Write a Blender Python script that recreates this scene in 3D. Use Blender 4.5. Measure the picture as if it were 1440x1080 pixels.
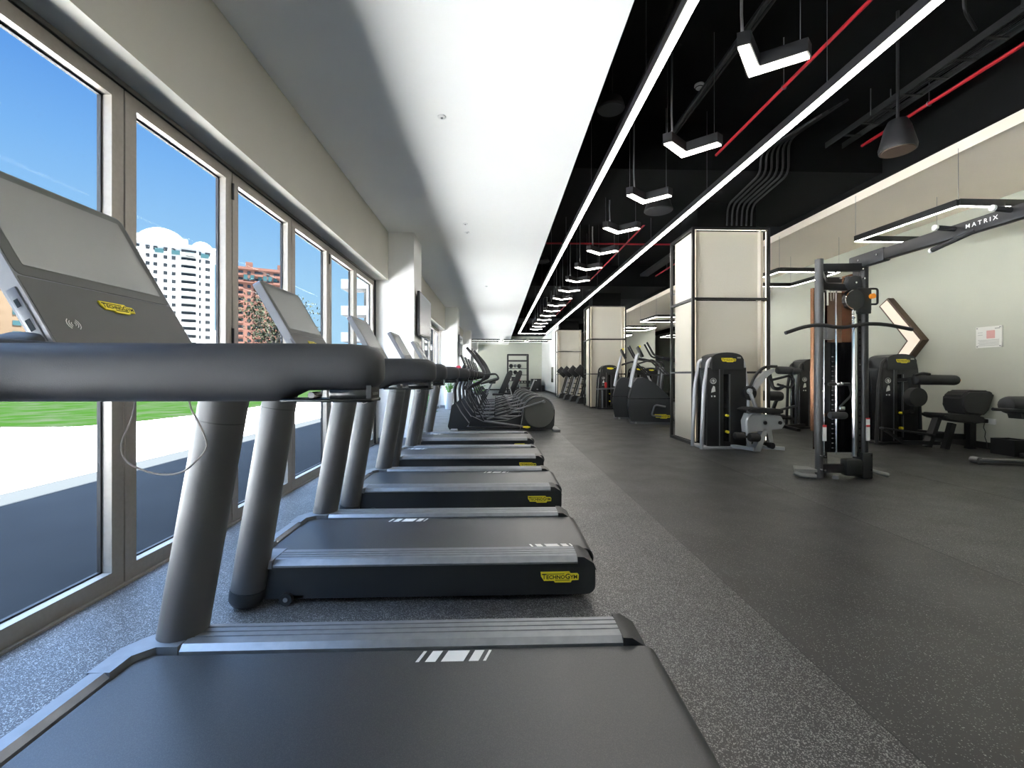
import bpy, bmesh, math, random
from mathutils import Vector, Matrix
random.seed(7)
V = Vector
sc = bpy.context.scene
COL = sc.collection
for o in list(bpy.data.objects): bpy.data.objects.remove(o)

# ------------------------------------------------------------------ camera
cd = bpy.data.cameras.new('camera'); cam = bpy.data.objects.new('camera', cd); COL.objects.link(cam)
cd.sensor_width = 36.0; cd.lens = 15.5; cd.shift_y = -12/1440; cd.clip_start = .02; cd.clip_end = 2000
cam.location = (0, 0, 1.2); cam.rotation_euler = (math.pi/2, 0, -math.atan(21/620))
sc.camera = cam
# ------------------------------------------------------------------ sky, sun, exposure
sc.view_settings.view_transform = 'Standard'; sc.view_settings.look = 'None'
sc.view_settings.gamma = 1.0; sc.view_settings.exposure = 0.0; sc.view_settings.use_curve_mapping = False
wd = bpy.data.worlds.new('sky'); sc.world = wd; wd.use_nodes = True
nt = wd.node_tree; nt.nodes.clear()
tc = nt.nodes.new('ShaderNodeTexCoord'); sx = nt.nodes.new('ShaderNodeSeparateXYZ')
rp = nt.nodes.new('ShaderNodeValToRGB'); bg = nt.nodes.new('ShaderNodeBackground'); ow = nt.nodes.new('ShaderNodeOutputWorld')
nt.links.new(tc.outputs['Generated'], sx.inputs[0]); nt.links.new(sx.outputs['Z'], rp.inputs[0])
el = rp.color_ramp.elements
el[0].position = 0.0; el[0].color = (.50, .78, 1.0, 1)
el[1].position = 1.0; el[1].color = (.40, .55, .85, 1)
for p_, c_ in ((.18, (.40, .70, 1.0)), (.36, (.22, .50, .96)), (.5, (.10, .32, .86)), (.72, (.40, .58, .92))):
    e_ = el.new(p_); e_.color = (*c_, 1)
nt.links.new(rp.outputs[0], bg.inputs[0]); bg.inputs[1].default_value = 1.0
mr = nt.nodes.new('ShaderNodeMapRange'); mr.inputs['From Min'].default_value = .56; mr.inputs['From Max'].default_value = .85; mr.inputs['To Min'].default_value = 1.0; mr.inputs['To Max'].default_value = 32.0   # strength raised overhead, out of view: added to light the floor by the windows
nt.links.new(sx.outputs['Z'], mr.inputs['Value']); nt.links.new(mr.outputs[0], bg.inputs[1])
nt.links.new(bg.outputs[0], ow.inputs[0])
sd = bpy.data.lights.new('sun', 'SUN'); sun = bpy.data.objects.new('sun', sd); COL.objects.link(sun)
sd.energy = 110.0; sd.color = (1.0, .96, .90); sd.angle = math.radians(.6)
sun.rotation_euler = V((-.35, .10, -.90)).to_track_quat('-Z', 'Y').to_euler()
sc.cycles.max_bounces = 9; sc.cycles.diffuse_bounces = 7; sc.cycles.transparent_max_bounces = 12
sc.cycles.use_denoising = True; sc.cycles.sample_clamp_indirect = 40.0
sc.cycles.caustics_reflective = False; sc.cycles.caustics_refractive = False
LAMP = 25.0          # radiance of the LED diffusers

# ------------------------------------------------------------------ materials
MT = {}
def mat(name, col, rough=.6, metal=0.0, spec=.5, emit=None, estr=0.0, bump=None, noise=None, coat=0.0):
    m = bpy.data.materials.new(name); m.use_nodes = True
    n = m.node_tree.nodes; l = m.node_tree.links; b = n['Principled BSDF']
    b.inputs['Base Color'].default_value = (*col, 1); b.inputs['Roughness'].default_value = rough
    b.inputs['Metallic'].default_value = metal; b.inputs['Specular IOR Level'].default_value = spec
    b.inputs['Coat Weight'].default_value = coat
    if emit: b.inputs['Emission Color'].default_value = (*emit, 1); b.inputs['Emission Strength'].default_value = estr
    t = n.new('ShaderNodeTexCoord')
    if noise:      # (scale, amount) slight tone variation
        x = n.new('ShaderNodeTexNoise'); x.inputs['Scale'].default_value = noise[0]; x.inputs['Detail'].default_value = 4
        l.new(t.outputs['Object'], x.inputs['Vector'])
        r = n.new('ShaderNodeValToRGB'); a = noise[1]
        r.color_ramp.elements[0].position = .3; r.color_ramp.elements[1].position = .7
        r.color_ramp.elements[0].color = (*[max(0, c*(1-a)) for c in col], 1)
        r.color_ramp.elements[1].color = (*[min(1, c*(1+a)) for c in col], 1)
        l.new(x.outputs['Fac'], r.inputs[0]); l.new(r.outputs[0], b.inputs['Base Color'])
    if bump:       # (scale, strength)
        x = n.new('ShaderNodeTexNoise'); x.inputs['Scale'].default_value = bump[0]; x.inputs['Detail'].default_value = 3
        l.new(t.outputs['Object'], x.inputs['Vector'])
        bp = n.new('ShaderNodeBump'); bp.inputs['Strength'].default_value = bump[1]; bp.inputs['Distance'].default_value = .004
        l.new(x.outputs['Fac'], bp.inputs['Height']); l.new(bp.outputs[0], b.inputs['Normal'])
    MT[name] = m; return m
mat('white_paint', (.90, .89, .86), .85, noise=(.6, .02))
mat('wall_paint', (.60, .61, .52), .8, noise=(.8, .03))
mat('wall_right_paint', (.50, .505, .42), .8, noise=(.8, .03))
mat('bulkhead_paint', (.52, .50, .44), .85, noise=(1.2, .03))
mat('black_ceiling', (.0045, .0045, .0045), .9, spec=.15)
mat('black_duct', (.012, .012, .012), .55)
mat('window_metal', (.30, .27, .235), .45, .3, noise=(40, .05))
mat('gasket', (.015, .015, .017), .6)
mat('dark_plastic', (.020, .021, .023), .42, bump=(400, .15))
mat('black_metal', (.016, .016, .017), .38)
mat('black_gloss', (.010, .010, .011), .18)
mat('upholstery', (.018, .018, .019), .55, bump=(300, .3))
mat('rubber', (.02, .02, .021), .7)
mat('upright_grey', (.085, .085, .087), .42, .35, bump=(500, .1))
mat('handrail', (.032, .033, .036), .58, spec=.5, bump=(500, .1))
mat('rail_alu', (.23, .24, .255), .42, .6, noise=(25, .08))
mat('chrome', (.75, .75, .76), .12, 1.0)
mat('silver_paint', (.52, .53, .55), .38, .35)
mat('grey_post', (.22, .22, .23), .35, .6)
mat('bronze', (.35, .17, .09), .25, .8)
mat('screen_off', (.30, .30, .29), .25, coat=.3)  # glare reflected on dark glass is put into the grey base colour
mat('console_face', (.085, .085, .078), .45)
mat('console_side', (.17, .175, .19), .4, .3)
mat('yellow', (.95, .80, .04), .5)
mat('lettering', (.015, .013, .005), .6)
mat('white_mark', (.78, .77, .74), .6)
mat('orange', (.9, .30, .02), .5)
mat('red_pipe', (.45, .012, .02), .4)
mat('white_plastic', (.75, .75, .73), .5)
mat('grey_plastic', (.22, .22, .22), .5)
mat('pot_white', (.78, .80, .82), .35)
mat('soil', (.05, .035, .02), .95)
mat('leaf', (.10, .28, .04), .5, noise=(14, .35))
mat('leaf_olive', (.016, .018, .012), .9, spec=0, noise=(3, .4))
mat('bark', (.02, .016, .012), .9)
mat('led', (.9, .9, .88), .5, emit=(1.0, .93, .83), estr=LAMP)
mat('led_cool', (.9, .9, .88), .5, emit=(1.0, .97, .92), estr=LAMP)
mat('led_strip', (.9, .9, .88), .5, emit=(1.0, .90, .72), estr=3.6)
mat('speaker_cloth', (.035, .036, .038), .8)
mat('led_far', (.6, .6, .6), .5, emit=(1.0, .97, .92), estr=9.0)
mat('led_wall', (.15, .14, .13), .5, emit=(1.0, .84, .66), estr=.85)
mat('grille_brown', (.09, .055, .035), .6)
mat('warm_lit_paint', (.90, .80, .66), .85, noise=(.6, .02))  # warm light on white paint, put into the base colour
mat('panel_fabric', (.60, .56, .47), .75, bump=(60, .9))
mat('sticker_red', (.6, .03, .03), .6)
mat('cord', (.35, .32, .30), .6)
mat('paper', (.72, .71, .66), .6)
mat('print_pink', (.65, .35, .32), .6)
mat('print_grey', (.35, .35, .32), .6)
mat('paving', (.76, .735, .70), .85, noise=(.7, .08))
mat('strip_grey', (.022, .024, .025), .9, spec=0)
mat('asphalt', (.022, .0225, .0225), .95, spec=0, noise=(1.5, .08))
mat('render_white', (.16, .16, .155), .8, noise=(.1, .03))
mat('render_salmon', (.054, .028, .022), .9, spec=0, noise=(.2, .05))
mat('render_beige', (.055, .040, .027), .9, spec=0, noise=(.2, .05))
mat('dark_window', (.006, .007, .008), .2)
mat('teal_window', (.01, .025, .028), .2)
mat('red_ball', (.6, .03, .06), .5)
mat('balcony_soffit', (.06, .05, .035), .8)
mat('sand', (.1, .1, .1), .95, noise=(.05, .1))

def special():
    # window glass: mostly clear, faint reflection
    m = bpy.data.materials.new('window_glass'); m.use_nodes = True; n = m.node_tree.nodes; l = m.node_tree.links
    n.clear(); o = n.new('ShaderNodeOutputMaterial'); mx = n.new('ShaderNodeMixShader')
    t = n.new('ShaderNodeBsdfTransparent'); g = n.new('ShaderNodeBsdfGlossy'); lw = n.new('ShaderNodeLayerWeight'); lw.inputs[0].default_value = .5; pw = n.new('ShaderNodeMath'); pw.operation = 'POWER'; pw.inputs[1].default_value = 5
    fr = n.new('ShaderNodeMath'); fr.operation = 'MULTIPLY_ADD'; fr.inputs[1].default_value = .05; fr.inputs[2].default_value = .0015
    l.new(lw.outputs['Facing'], pw.inputs[0]); l.new(pw.outputs[0], fr.inputs[0])
    t.inputs[0].default_value = (.95, .97, .97, 1); g.inputs['Roughness'].default_value = .02
    l.new(fr.outputs[0], mx.inputs[0]); l.new(t.outputs[0], mx.inputs[1]); l.new(g.outputs[0], mx.inputs[2]); l.new(mx.outputs[0], o.inputs[0])
    MT['window_glass'] = m
    m2 = m.copy(); m2.name = 'tinted_acrylic'; MT['tinted_acrylic'] = m2
    for q in m2.node_tree.nodes:
        if q.type == 'BSDF_TRANSPARENT': q.inputs[0].default_value = (.45, .36, .32, 1)
        if q.type == 'MATH' and q.operation == 'MULTIPLY_ADD': q.inputs[2].default_value = .05
    m = bpy.data.materials.new('mirror_glass'); m.use_nodes = True
    b = m.node_tree.nodes['Principled BSDF']; b.inputs['Metallic'].default_value = 1; b.inputs['Roughness'].default_value = .02
    b.inputs['Base Color'].default_value = (.75, .78, .75, 1); MT['mirror_glass'] = m
    # rubber floor: dark granules with pale flecks, denser near the treadmills
    m = bpy.data.materials.new('rubber_floor'); m.use_nodes = True; n = m.node_tree.nodes; l = m.node_tree.links
    b = n['Principled BSDF']; t = n.new('ShaderNodeTexCoord'); s = n.new('ShaderNodeSeparateXYZ')
    l.new(t.outputs['Object'], s.inputs[0])
    def noise(scale, det=2):
        x = n.new('ShaderNodeTexNoise'); x.inputs['Scale'].default_value = scale; x.inputs['Detail'].default_value = det
        l.new(t.outputs['Object'], x.inputs['Vector']); return x.outputs['Fac']
    def ramp(src, stops):
        r = n.new('ShaderNodeValToRGB'); e = r.color_ramp.elements
        e[0].position, e[0].color = stops[0][0], (*stops[0][1], 1); e[1].position, e[1].color = stops[-1][0], (*stops[-1][1], 1)
        for p, c in stops[1:-1]: q = e.new(p); q.color = (*c, 1)
        l.new(src, r.inputs[0]); return r
    def mathn(op, a, bb, clamp=False):
        q = n.new('ShaderNodeMath'); q.operation = op; q.use_clamp = clamp
        for i, v in enumerate((a, bb)):
            if isinstance(v, (int, float)): q.inputs[i].default_value = v
            else: l.new(v, q.inputs[i])
        return q.outputs[0]
    vo = n.new('ShaderNodeTexVoronoi'); vo.inputs['Scale'].default_value = 300; l.new(t.outputs['Object'], vo.inputs['Vector'])
    wn = n.new('ShaderNodeSeparateColor'); l.new(vo.outputs['Color'], wn.inputs[0])
    # share of cells that are pale: .22 near treadmills (X<1.32), .05 walkway, .12 beyond X>3
    zone = mathn('ADD', mathn('MULTIPLY', mathn('LESS_THAN', s.outputs['X'], 1.32), .21),
                 mathn('ADD', .05, mathn('MULTIPLY', mathn('GREATER_THAN', s.outputs['X'], 3.0), .08)))
    pale = mathn('LESS_THAN', wn.outputs[0], zone)
    tone = ramp(wn.outputs[1], [(0, (.09, .093, .096)), (1, (.31, .31, .30))])
    base = ramp(noise(1.3, 5), [(.3, (.011, .011, .0115)), (.7, (.019, .0185, .018))])
    mx = n.new('ShaderNodeMix'); mx.data_type = 'RGBA'
    l.new(pale, mx.inputs[0]); l.new(base.outputs[0], mx.inputs[6]); l.new(tone.outputs[0], mx.inputs[7])
    l.new(mx.outputs[2], b.inputs['Base Color'])
    rr = ramp(noise(2.5, 4), [(.3, (.38,)*3), (.7, (.48,)*3)]); l.new(rr.outputs[0], b.inputs['Roughness'])
    b.inputs['Specular IOR Level'].default_value = .6; b.inputs['Coat Weight'].default_value = .08; b.inputs['Coat Roughness'].default_value = .35
    bp = n.new('ShaderNodeBump'); bp.inputs['Strength'].default_value = .25; bp.inputs['Distance'].default_value = .002
    l.new(noise(260), bp.inputs['Height']); l.new(bp.outputs[0], b.inputs['Normal'])
    MT['rubber_floor'] = m
    # treadmill belt: near-black with tiny flecks
    m = bpy.data.materials.new('belt'); m.use_nodes = True; n = m.node_tree.nodes; l = m.node_tree.links
    b = n['Principled BSDF']; t = n.new('ShaderNodeTexCoord'); x = n.new('ShaderNodeTexNoise')
    x.inputs['Scale'].default_value = 420; l.new(t.outputs['Object'], x.inputs['Vector'])
    r = n.new('ShaderNodeValToRGB'); r.color_ramp.elements[0].position = .45; r.color_ramp.elements[1].position = .75
    r.color_ramp.elements[0].color = (.020, .022, .025, 1); r.color_ramp.elements[1].color = (.06, .06, .06, 1)
    l.new(x.outputs['Fac'], r.inputs[0]); l.new(r.outputs[0], b.inputs['Base Color']); b.inputs['Roughness'].default_value = .40; b.inputs['Specular IOR Level'].default_value = .65; b.inputs['Coat Weight'].default_value = .12; b.inputs['Coat Roughness'].default_value = .33
    bp = n.new('ShaderNodeBump'); bp.inputs['Strength'].default_value = .2; bp.inputs['Distance'].default_value = .001
    l.new(x.outputs['Fac'], bp.inputs['Height']); l.new(bp.outputs[0], b.inputs['Normal'])
    MT['belt'] = m
    # lawn
    m = bpy.data.materials.new('lawn'); m.use_nodes = True; n = m.node_tree.nodes; l = m.node_tree.links
    b = n['Principled BSDF']; t = n.new('ShaderNodeTexCoord'); x = n.new('ShaderNodeTexNoise')
    x.inputs['Scale'].default_value = 1.1; x.inputs['Detail'].default_value = 6; l.new(t.outputs['Object'], x.inputs['Vector'])
    r = n.new('ShaderNodeValToRGB'); r.color_ramp.elements[0].position = .42; r.color_ramp.elements[1].position = .72
    r.color_ramp.elements[0].color = (.0050, .0135, .0022, 1); r.color_ramp.elements[1].color = (.013, .016, .010, 1)
    l.new(x.outputs['Fac'], r.inputs[0]); l.new(r.outputs[0], b.inputs['Base Color']); b.inputs['Roughness'].default_value = .95
    b.inputs['Specular IOR Level'].default_value = 0; MT['lawn'] = m
special()

# ------------------------------------------------------------------ tagging helpers
def wloc(o):
    p = V((0, 0, 0))
    while o is not None: p += o.location; o = o.parent
    return p
def thing(name, label, cat, loc=(0, 0, 0), group=None, kind=None):
    o = bpy.data.objects.new(name, None); o.empty_display_size = .1; COL.objects.link(o); o.location = loc
    if kind: o['kind'] = kind
    if label: o['label'] = label
    if cat: o['category'] = cat
    if group: o['group'] = group
    return o
def tag(o, label, cat, group=None, kind=None):
    if label: o['label'] = label
    if cat: o['category'] = cat
    if group: o['group'] = group
    if kind: o['kind'] = kind
    return o
def dup(o, loc=None, parent=None, label=None, group=None, rz=None):
    c = o.copy(); COL.objects.link(c)
    if parent is not None: c.parent = parent
    if loc is not None: c.location = loc
    if rz is not None: c.rotation_euler = (0, 0, rz)
    if label: c['label'] = label
    if group: c['group'] = group
    for ch in [q for q in ALL if q.parent == o]: dup(ch, None, c)
    return c
ALL = []
# ------------------------------------------------------------------ mesh builder (world coordinates in, local out)
def fillet(pts, r, n=5, closed=False):
    P = [V(p) for p in pts]; out = []; N = len(P)
    for i, p in enumerate(P):
        if not closed and (i == 0 or i == N-1): out.append(p); continue
        a, c = P[i-1], P[(i+1) % N]; d1, d2 = (a-p), (c-p); k = min(r, d1.length*.45, d2.length*.45)
        s, e = p+d1.normalized()*k, p+d2.normalized()*k
        for j in range(n+1):
            t = j/n; out.append(s*(1-t)**2+p*2*t*(1-t)+e*t*t)
    return out
class B:
    def __init__(s): s.bm = bmesh.new()
    def face(s, vs, m=0):
        try: f = s.bm.faces.new(vs); f.material_index = m; return f
        except ValueError: return None
    def box(s, c, size, m=0, ax=None, bev=0.0, seg=2):
        c = V(c); h = V(size)*.5
        X, Y, Z = ax if ax else (V((1, 0, 0)), V((0, 1, 0)), V((0, 0, 1)))
        X, Y, Z = V(X).normalized(), V(Y).normalized(), V(Z).normalized()
        v = [s.bm.verts.new(c+X*(i*h.x)+Y*(j*h.y)+Z*(k*h.z)) for i in (-1, 1) for j in (-1, 1) for k in (-1, 1)]
        F = [s.face([v[i] for i in q], m) for q in ((0, 1, 3, 2), (4, 6, 7, 5), (0, 4, 5, 1), (2, 3, 7, 6), (0, 2, 6, 4), (1, 5, 7, 3))]
        if bev > 0:
            ed = list({e for f in F for e in f.edges})
            r = bmesh.ops.bevel(s.bm, geom=ed, offset=min(bev, min(size)*.49), segments=seg, affect='EDGES', profile=.5)
            for f in r['faces']: f.material_index = m
        return s
    def bx(s, a, b, m=0, bev=0.0, seg=2):
        a, b = V(a), V(b); return s.box((a+b)/2, [abs(q) for q in (b-a)], m, None, bev, seg)
    def beam(s, a, b, w, h, m=0, up=(0, 0, 1), bev=0.0):
        a, b = V(a), V(b); d = (b-a); L = d.length; d.normalize(); side = d.cross(V(up))
        if side.length < 1e-4: side = d.cross(V((0, 1, 0)))
        side.normalize(); u = side.cross(d)
        return s.box((a+b)/2, (L, w, h), m, (d, side, u), bev)
    def tube(s, pts, r, seg=10, m=0, closed=False, cap=True, flat=1.0):
        P = [V(p) for p in pts]; N = len(P); rs = r if isinstance(r, (list, tuple)) else [r]*N
        rings = []; up = None
        for i, p in enumerate(P):
            if closed: d = P[(i+1) % N]-P[i-1]
            else: d = (P[min(i+1, N-1)]-P[max(i-1, 0)])
            d.normalize()
            if up is None:
                up = V((0, 0, 1)) if abs(d.z) < .9 else V((0, 1, 0))
            side = d.cross(up); side.normalize(); up = side.cross(d); up.normalize()
            rings.append([s.bm.verts.new(p+(side*math.cos(2*math.pi*k/seg)*flat+up*math.sin(2*math.pi*k/seg))*rs[i]) for k in range(seg)])
        M = N if closed else N-1
        for i in range(M):
            a, b = rings[i], rings[(i+1) % N]
            for k in range(seg): s.face([a[k], a[(k+1) % seg], b[(k+1) % seg], b[k]], m)
        if cap and not closed: s.face(list(reversed(rings[0])), m); s.face(rings[-1], m)
        return s
    def cyl(s, a, b, r, r2=None, seg=20, m=0):
        return s.tube([a, b], [r, r if r2 is None else r2], seg, m)
    def rod(s, a, b, r, seg=16, m=0, round_=.5):      # capsule-like rod
        a, b = V(a), V(b); d = (b-a).normalized(); k = r*round_
        pts = [a, a+d*k*.3, a+d*k, b-d*k, b-d*k*.3, b]
        return s.tube(pts, [r*.55, r*.86, r, r, r*.86, r*.55], seg, m)
    def ball(s, c, r, m=0, sc_=(1, 1, 1), seg=14, rg=9):
        M = Matrix.Translation(V(c)) @ Matrix.Diagonal((*[r*q for q in sc_], 1))
        g = bmesh.ops.create_uvsphere(s.bm, u_segments=seg, v_segments=rg, radius=1, matrix=M)
        for f in {f for v in g['verts'] for f in v.link_faces}: f.material_index = m
        return s
    def prism(s, poly, o, ex, ey, d, m=0, mside=None):
        # poly in plane (ex,ey) at origin o, extruded by vector d
        o, ex, ey, d = V(o), V(ex), V(ey), V(d)
        a = [s.bm.verts.new(o+ex*p[0]+ey*p[1]) for p in poly]; b = [s.bm.verts.new(v.co+d) for v in a]
        s.face(a, m); s.face(list(reversed(b)), m)
        n = len(a)
        for i in range(n): s.face([a[i], b[i], b[(i+1) % n], a[(i+1) % n]], m if mside is None else mside)
        return s
    def quad(s, pts, m=0): s.face([s.bm.verts.new(V(p)) for p in pts], m); return s
    def done(s, name, mats, parent=None, ang=35, smooth=True):
        org = wloc(parent) if parent else V((0, 0, 0))
        me = bpy.data.meshes.new(name)
        bmesh.ops.recalc_face_normals(s.bm, faces=s.bm.faces[:])
        bmesh.ops.translate(s.bm, verts=s.bm.verts[:], vec=-org)
        s.bm.to_mesh(me); s.bm.free()
        for q in ([mats] if isinstance(mats, str) else mats): me.materials.append(MT[q])
        if smooth:
            me.shade_smooth(); me.set_sharp_from_angle(angle=math.radians(ang))
        o = bpy.data.objects.new(name, me); COL.objects.link(o); o.parent = parent; ALL.append(o)
        return o
def struct(name, b, mats, parent=None, **k):
    o = b.done(name, mats, parent, **k)
    if parent is None: o['kind'] = 'structure'
    return o
def rrect(x0, z0, x1, z1, r, n=4, corners=(1, 1, 1, 1)):
    out = []
    for (cx, cz, a0, on) in ((x1-r, z0+r, -90, corners[0]), (x1-r, z1-r, 0, corners[1]), (x0+r, z1-r, 90, corners[2]), (x0+r, z0+r, 180, corners[3])):
        if on:
            for j in range(n+1):
                a = math.radians(a0+90*j/n); out.append((cx+r*math.cos(a), cz+r*math.sin(a)))
        else:
            a = math.radians(a0+45); out.append((cx+r*math.sqrt(2)*math.cos(a), cz+r*math.sqrt(2)*math.sin(a)))
    return out
TXT = {}
def text(body, size, o, ex, ey, mats, name, parent, depth=.001, small_caps=False, align='CENTER'):
    key = (body, small_caps)
    cu = bpy.data.curves.new('t', 'FONT'); cu.body = body; cu.size = 1; cu.align_x = align; cu.align_y = 'CENTER'
    cu.resolution_u = 2; cu.offset = .018
    if small_caps:
        for c in cu.body_format: c.use_small_caps = True
    to = bpy.data.objects.new('t', cu); COL.objects.link(to)
    dg = bpy.context.evaluated_depsgraph_get(); me = bpy.data.meshes.new_from_object(to.evaluated_get(dg))
    bpy.data.objects.remove(to)
    o, ex, ey = V(o), V(ex).normalized(), V(ey).normalized(); n = ex.cross(ey); org = wloc(parent)
    for v in me.vertices: v.co = o+ex*v.co.x*size+ey*v.co.y*size+n*depth-org
    me.name = name; me.materials.clear(); me.materials.append(MT[mats])
    t = bpy.data.objects.new(name, me); COL.objects.link(t); t.parent = parent; ALL.append(t); return t
LOGO = [(-.5, .48), (.253, .5), (.287, .32), (.466, .32), (.5, .17), (.49, -.28), (.32, -.31), (.287, -.5), (-.124, -.5), (-.158, -.34), (-.415, -.34), (-.44, -.18), (-.49, .08)]
def badge(o, ex, ey, w, parent, lettering=True):
    # yellow brand badge: plate with dark lettering and two dark rules
    o, ex, ey = V(o), V(ex).normalized(), V(ey).normalized(); n = ex.cross(ey); h = w*.285
    b = B(); b.prism([(p[0]*w, p[1]*h) for p in LOGO], o, ex, ey, n*.004)
    p = b.done('logo_badge', 'yellow', parent, smooth=False); p['label'] = 'yellow brand badge'
    if lettering:
        t = text('TechnoGym', w*.185, o+n*.0045+ey*h*.04-ex*w*.0, ex, ey, 'lettering', 'lettering', p, .0005, True)
        b = B(); b.box(o+n*.005+ey*h*.30-ex*w*.17, (w*.58, w*.014, .001), 0, (ex, ey, n)); b.box(o+n*.005-ey*h*.28+ex*w*.07, (w*.38, w*.014, .001), 0, (ex, ey, n))
        b.done('rule', 'lettering', p, smooth=False)
    return p
XA, YA, ZA = V((1, 0, 0)), V((0, 1, 0)), V((0, 0, 1))

# ================================================================== SETTING
GW = -2.14          # inner face of the glazing frames
b = B(); b.quad([(-2.24, -5, 0), (8.1, -5, 0), (8.1, 36.2, 0), (-2.24, 36.2, 0)]); b.bx((-2.24, -5, -.2), (8.1, 36.2, -.001))
struct('floor', b, 'rubber_floor')
b = B()
for x in (1.32, 3.0, 5.0): b.bx((x-.002, -4.9, .0), (x+.002, 35.9, .0012))
struct('trim_1', b, 'black_metal')
# white ceiling over the window side
b = B(); b.bx((-2.3, -5, 3.73), (.925, 36.2, 3.80))
struct('ceiling', b, 'white_paint')
# black soffit void over the aisle: slab, beams, side faces
b = B(); b.bx((-2.4, -5, 4.95), (8.3, 36.2, 5.5)); struct('ceiling_black', b, 'black_ceiling')
BEAMS = ((-2.0, .2), (6.45, 8.85), (14.95, 17.35), (23.45, 25.85), (31.9, 34.3))
for y0, y1 in BEAMS:
    b = B(); b.bx((.93, y0, 4.25), (5.8, y1, 4.95)); struct('ceiling_beam', b, 'black_ceiling')
b = B(); b.bx((.87, -5, 3.80), (.925, 36.2, 4.95)); struct('ceiling_edge_left', b, 'black_ceiling')
b = B(); b.bx((5.8, -5, 4.14), (5.9, 36.2, 4.95)); struct('ceiling_edge_right', b, 'black_ceiling')
def topz(y): return 4.25 if any(a-.05 < y < c+.05 for a, c in BEAMS) else 4.95
b = B(); b.bx((5.83, -5, 4.02), (8.1, 36.2, 4.139)); struct('ceiling_right', b, 'warm_lit_paint')
b = B(); b.bx((5.80, -5, 4.0), (5.83, 36.2, 4.14)); struct('trim_6', b, 'warm_lit_paint')
# walls
b = B(); b.bx((8.0, -5, 0), (8.2, 36.2, 5.0)); struct('wall_right', b, 'wall_right_paint')
b = B(); b.bx((-2.3, 36, 0), (8.1, 36.2, 4.95)); struct('wall_end', b, 'wall_paint')
b = B(); b.bx((-2.3, -5.2, 0), (8.1, -5, 4.95)); struct('wall_back', b, 'wall_paint')
b = B(); b.bx((3.66, 26.2, 0), (3.86, 36, 4.24)); struct('wall_partition', b, 'white_paint')
b = B(); b.bx((7.985, -5, 0), (8.0, 36, .11)); b.bx((3.64, 26.2, 0), (3.66, 36, .10)); b.bx((-1.5, 35.985, 0), (3.64, 36, .10))
struct('baseboard_right', b, 'black_metal')
# window-side bulkhead, outer parapet and roof edge
b = B(); b.bx((-2.25, -5, 2.885), (-1.92, 36.2, 3.73)); struct('wall_left', b, 'bulkhead_paint')
b = B(); b.bx((-2.46, -5.2, 3.2), (-2.25, 36.2, 5.55)); struct('wall_parapet', b, 'render_white')
b = B(); b.bx((-2.22, -5, 2.858), (-2.14, 36.2, 2.885)); struct('trim_2', b, 'window_metal')
b = B(); b.bx((-2.21, -5, 2.840), (-2.148, 36.2, 2.858)); struct('trim_3', b, 'gasket')
PIL = [(7.86, 8.62), (16.40, 17.16), (24.90, 25.66), (33.4, 34.16)]
for y0, y1 in PIL:
    b = B(); b.bx((-2.3, y0, 0), (-1.47, y1, 3.73)); struct('wall_pillar', b, 'white_paint')
    b = B(); b.bx((-2.1, y0-.012, 0), (-1.458, y1+.012, .10)); struct('baseboard_pillar', b, 'grey_plastic')
# folding glass leaves
def leaf(y0, y1, idx, hinge):
    w = thing('window_%d' % idx, None, None, (GW, (y0+y1)/2, 0), kind='structure')
    f = .078; z1 = 2.840; x0, x1 = GW-.075, GW
    b = B()
    y0 += .006; y1 -= .006
    b.bx((x0, y0, .012), (x1, y0+f, z1)); b.bx((x0, y1-f, .012), (x1, y1, z1))
    b.bx((x0, y0+f, .012), (x1, y1-f, .012+f*1.15)); b.bx((x0, y0+f, z1-f), (x1, y1-f, z1))
    b.done('window_frame', 'window_metal', w, smooth=False)
    a, c, zb, zt = y0+f, y1-f, .012+f*1.15, z1-f
    b = B(); g = .010; xm = GW-.052
    for (p, q) in (((xm-.02, a, zb), (xm, a+g, zt)), ((xm-.02, c-g, zb), (xm, c, zt)), ((xm-.02, a, zb), (xm, c, zb+g)), ((xm-.02, a, zt-g), (xm, c, zt))): b.bx(p, q)
    b.done('gasket', 'gasket', w, smooth=False)
    b = B(); b.bx((xm-.014, a+g, zb+g), (xm-.008, c-g, zt-g)); b.done('pane', 'window_glass', w, smooth=False)
    if hinge:
        b = B()
        for z in (.35, 1.45, 2.62): b.cyl((GW+.008, y1+.004, z), (GW+.008, y1+.004, z+.13), .010, seg=10)
        b.done('hinge', 'black_metal', w)
ys = []
for k in range(-6, 6): ys.append((2.608+1.03*(k-1), 2.608+1.03*k))
for (p0, p1) in ((8.66, 16.36), (17.20, 24.86), (25.7, 33.36), (34.2, 35.95)):
    n_ = max(1, round((p1-p0)/1.03)); d_ = (p1-p0)/n_
    ys += [(p0+d_*i, p0+d_*(i+1)) for i in range(n_)]
for i, (a_, c_) in enumerate(ys): leaf(a_, c_, i+1, i % 2 == 1)
b = B(); b.bx((-2.24, -5, 0), (-2.12, 36.2, .012)); struct('trim_4', b, 'window_metal')
b = B(); b.bx((GW-.08, 7.762, 0), (GW+.02, 7.80, 2.86)); b.bx((GW-.08, 7.80, 0), (GW+.0, 7.86, 2.86)); struct('trim_5', b, ['gasket'], smooth=False)
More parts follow.
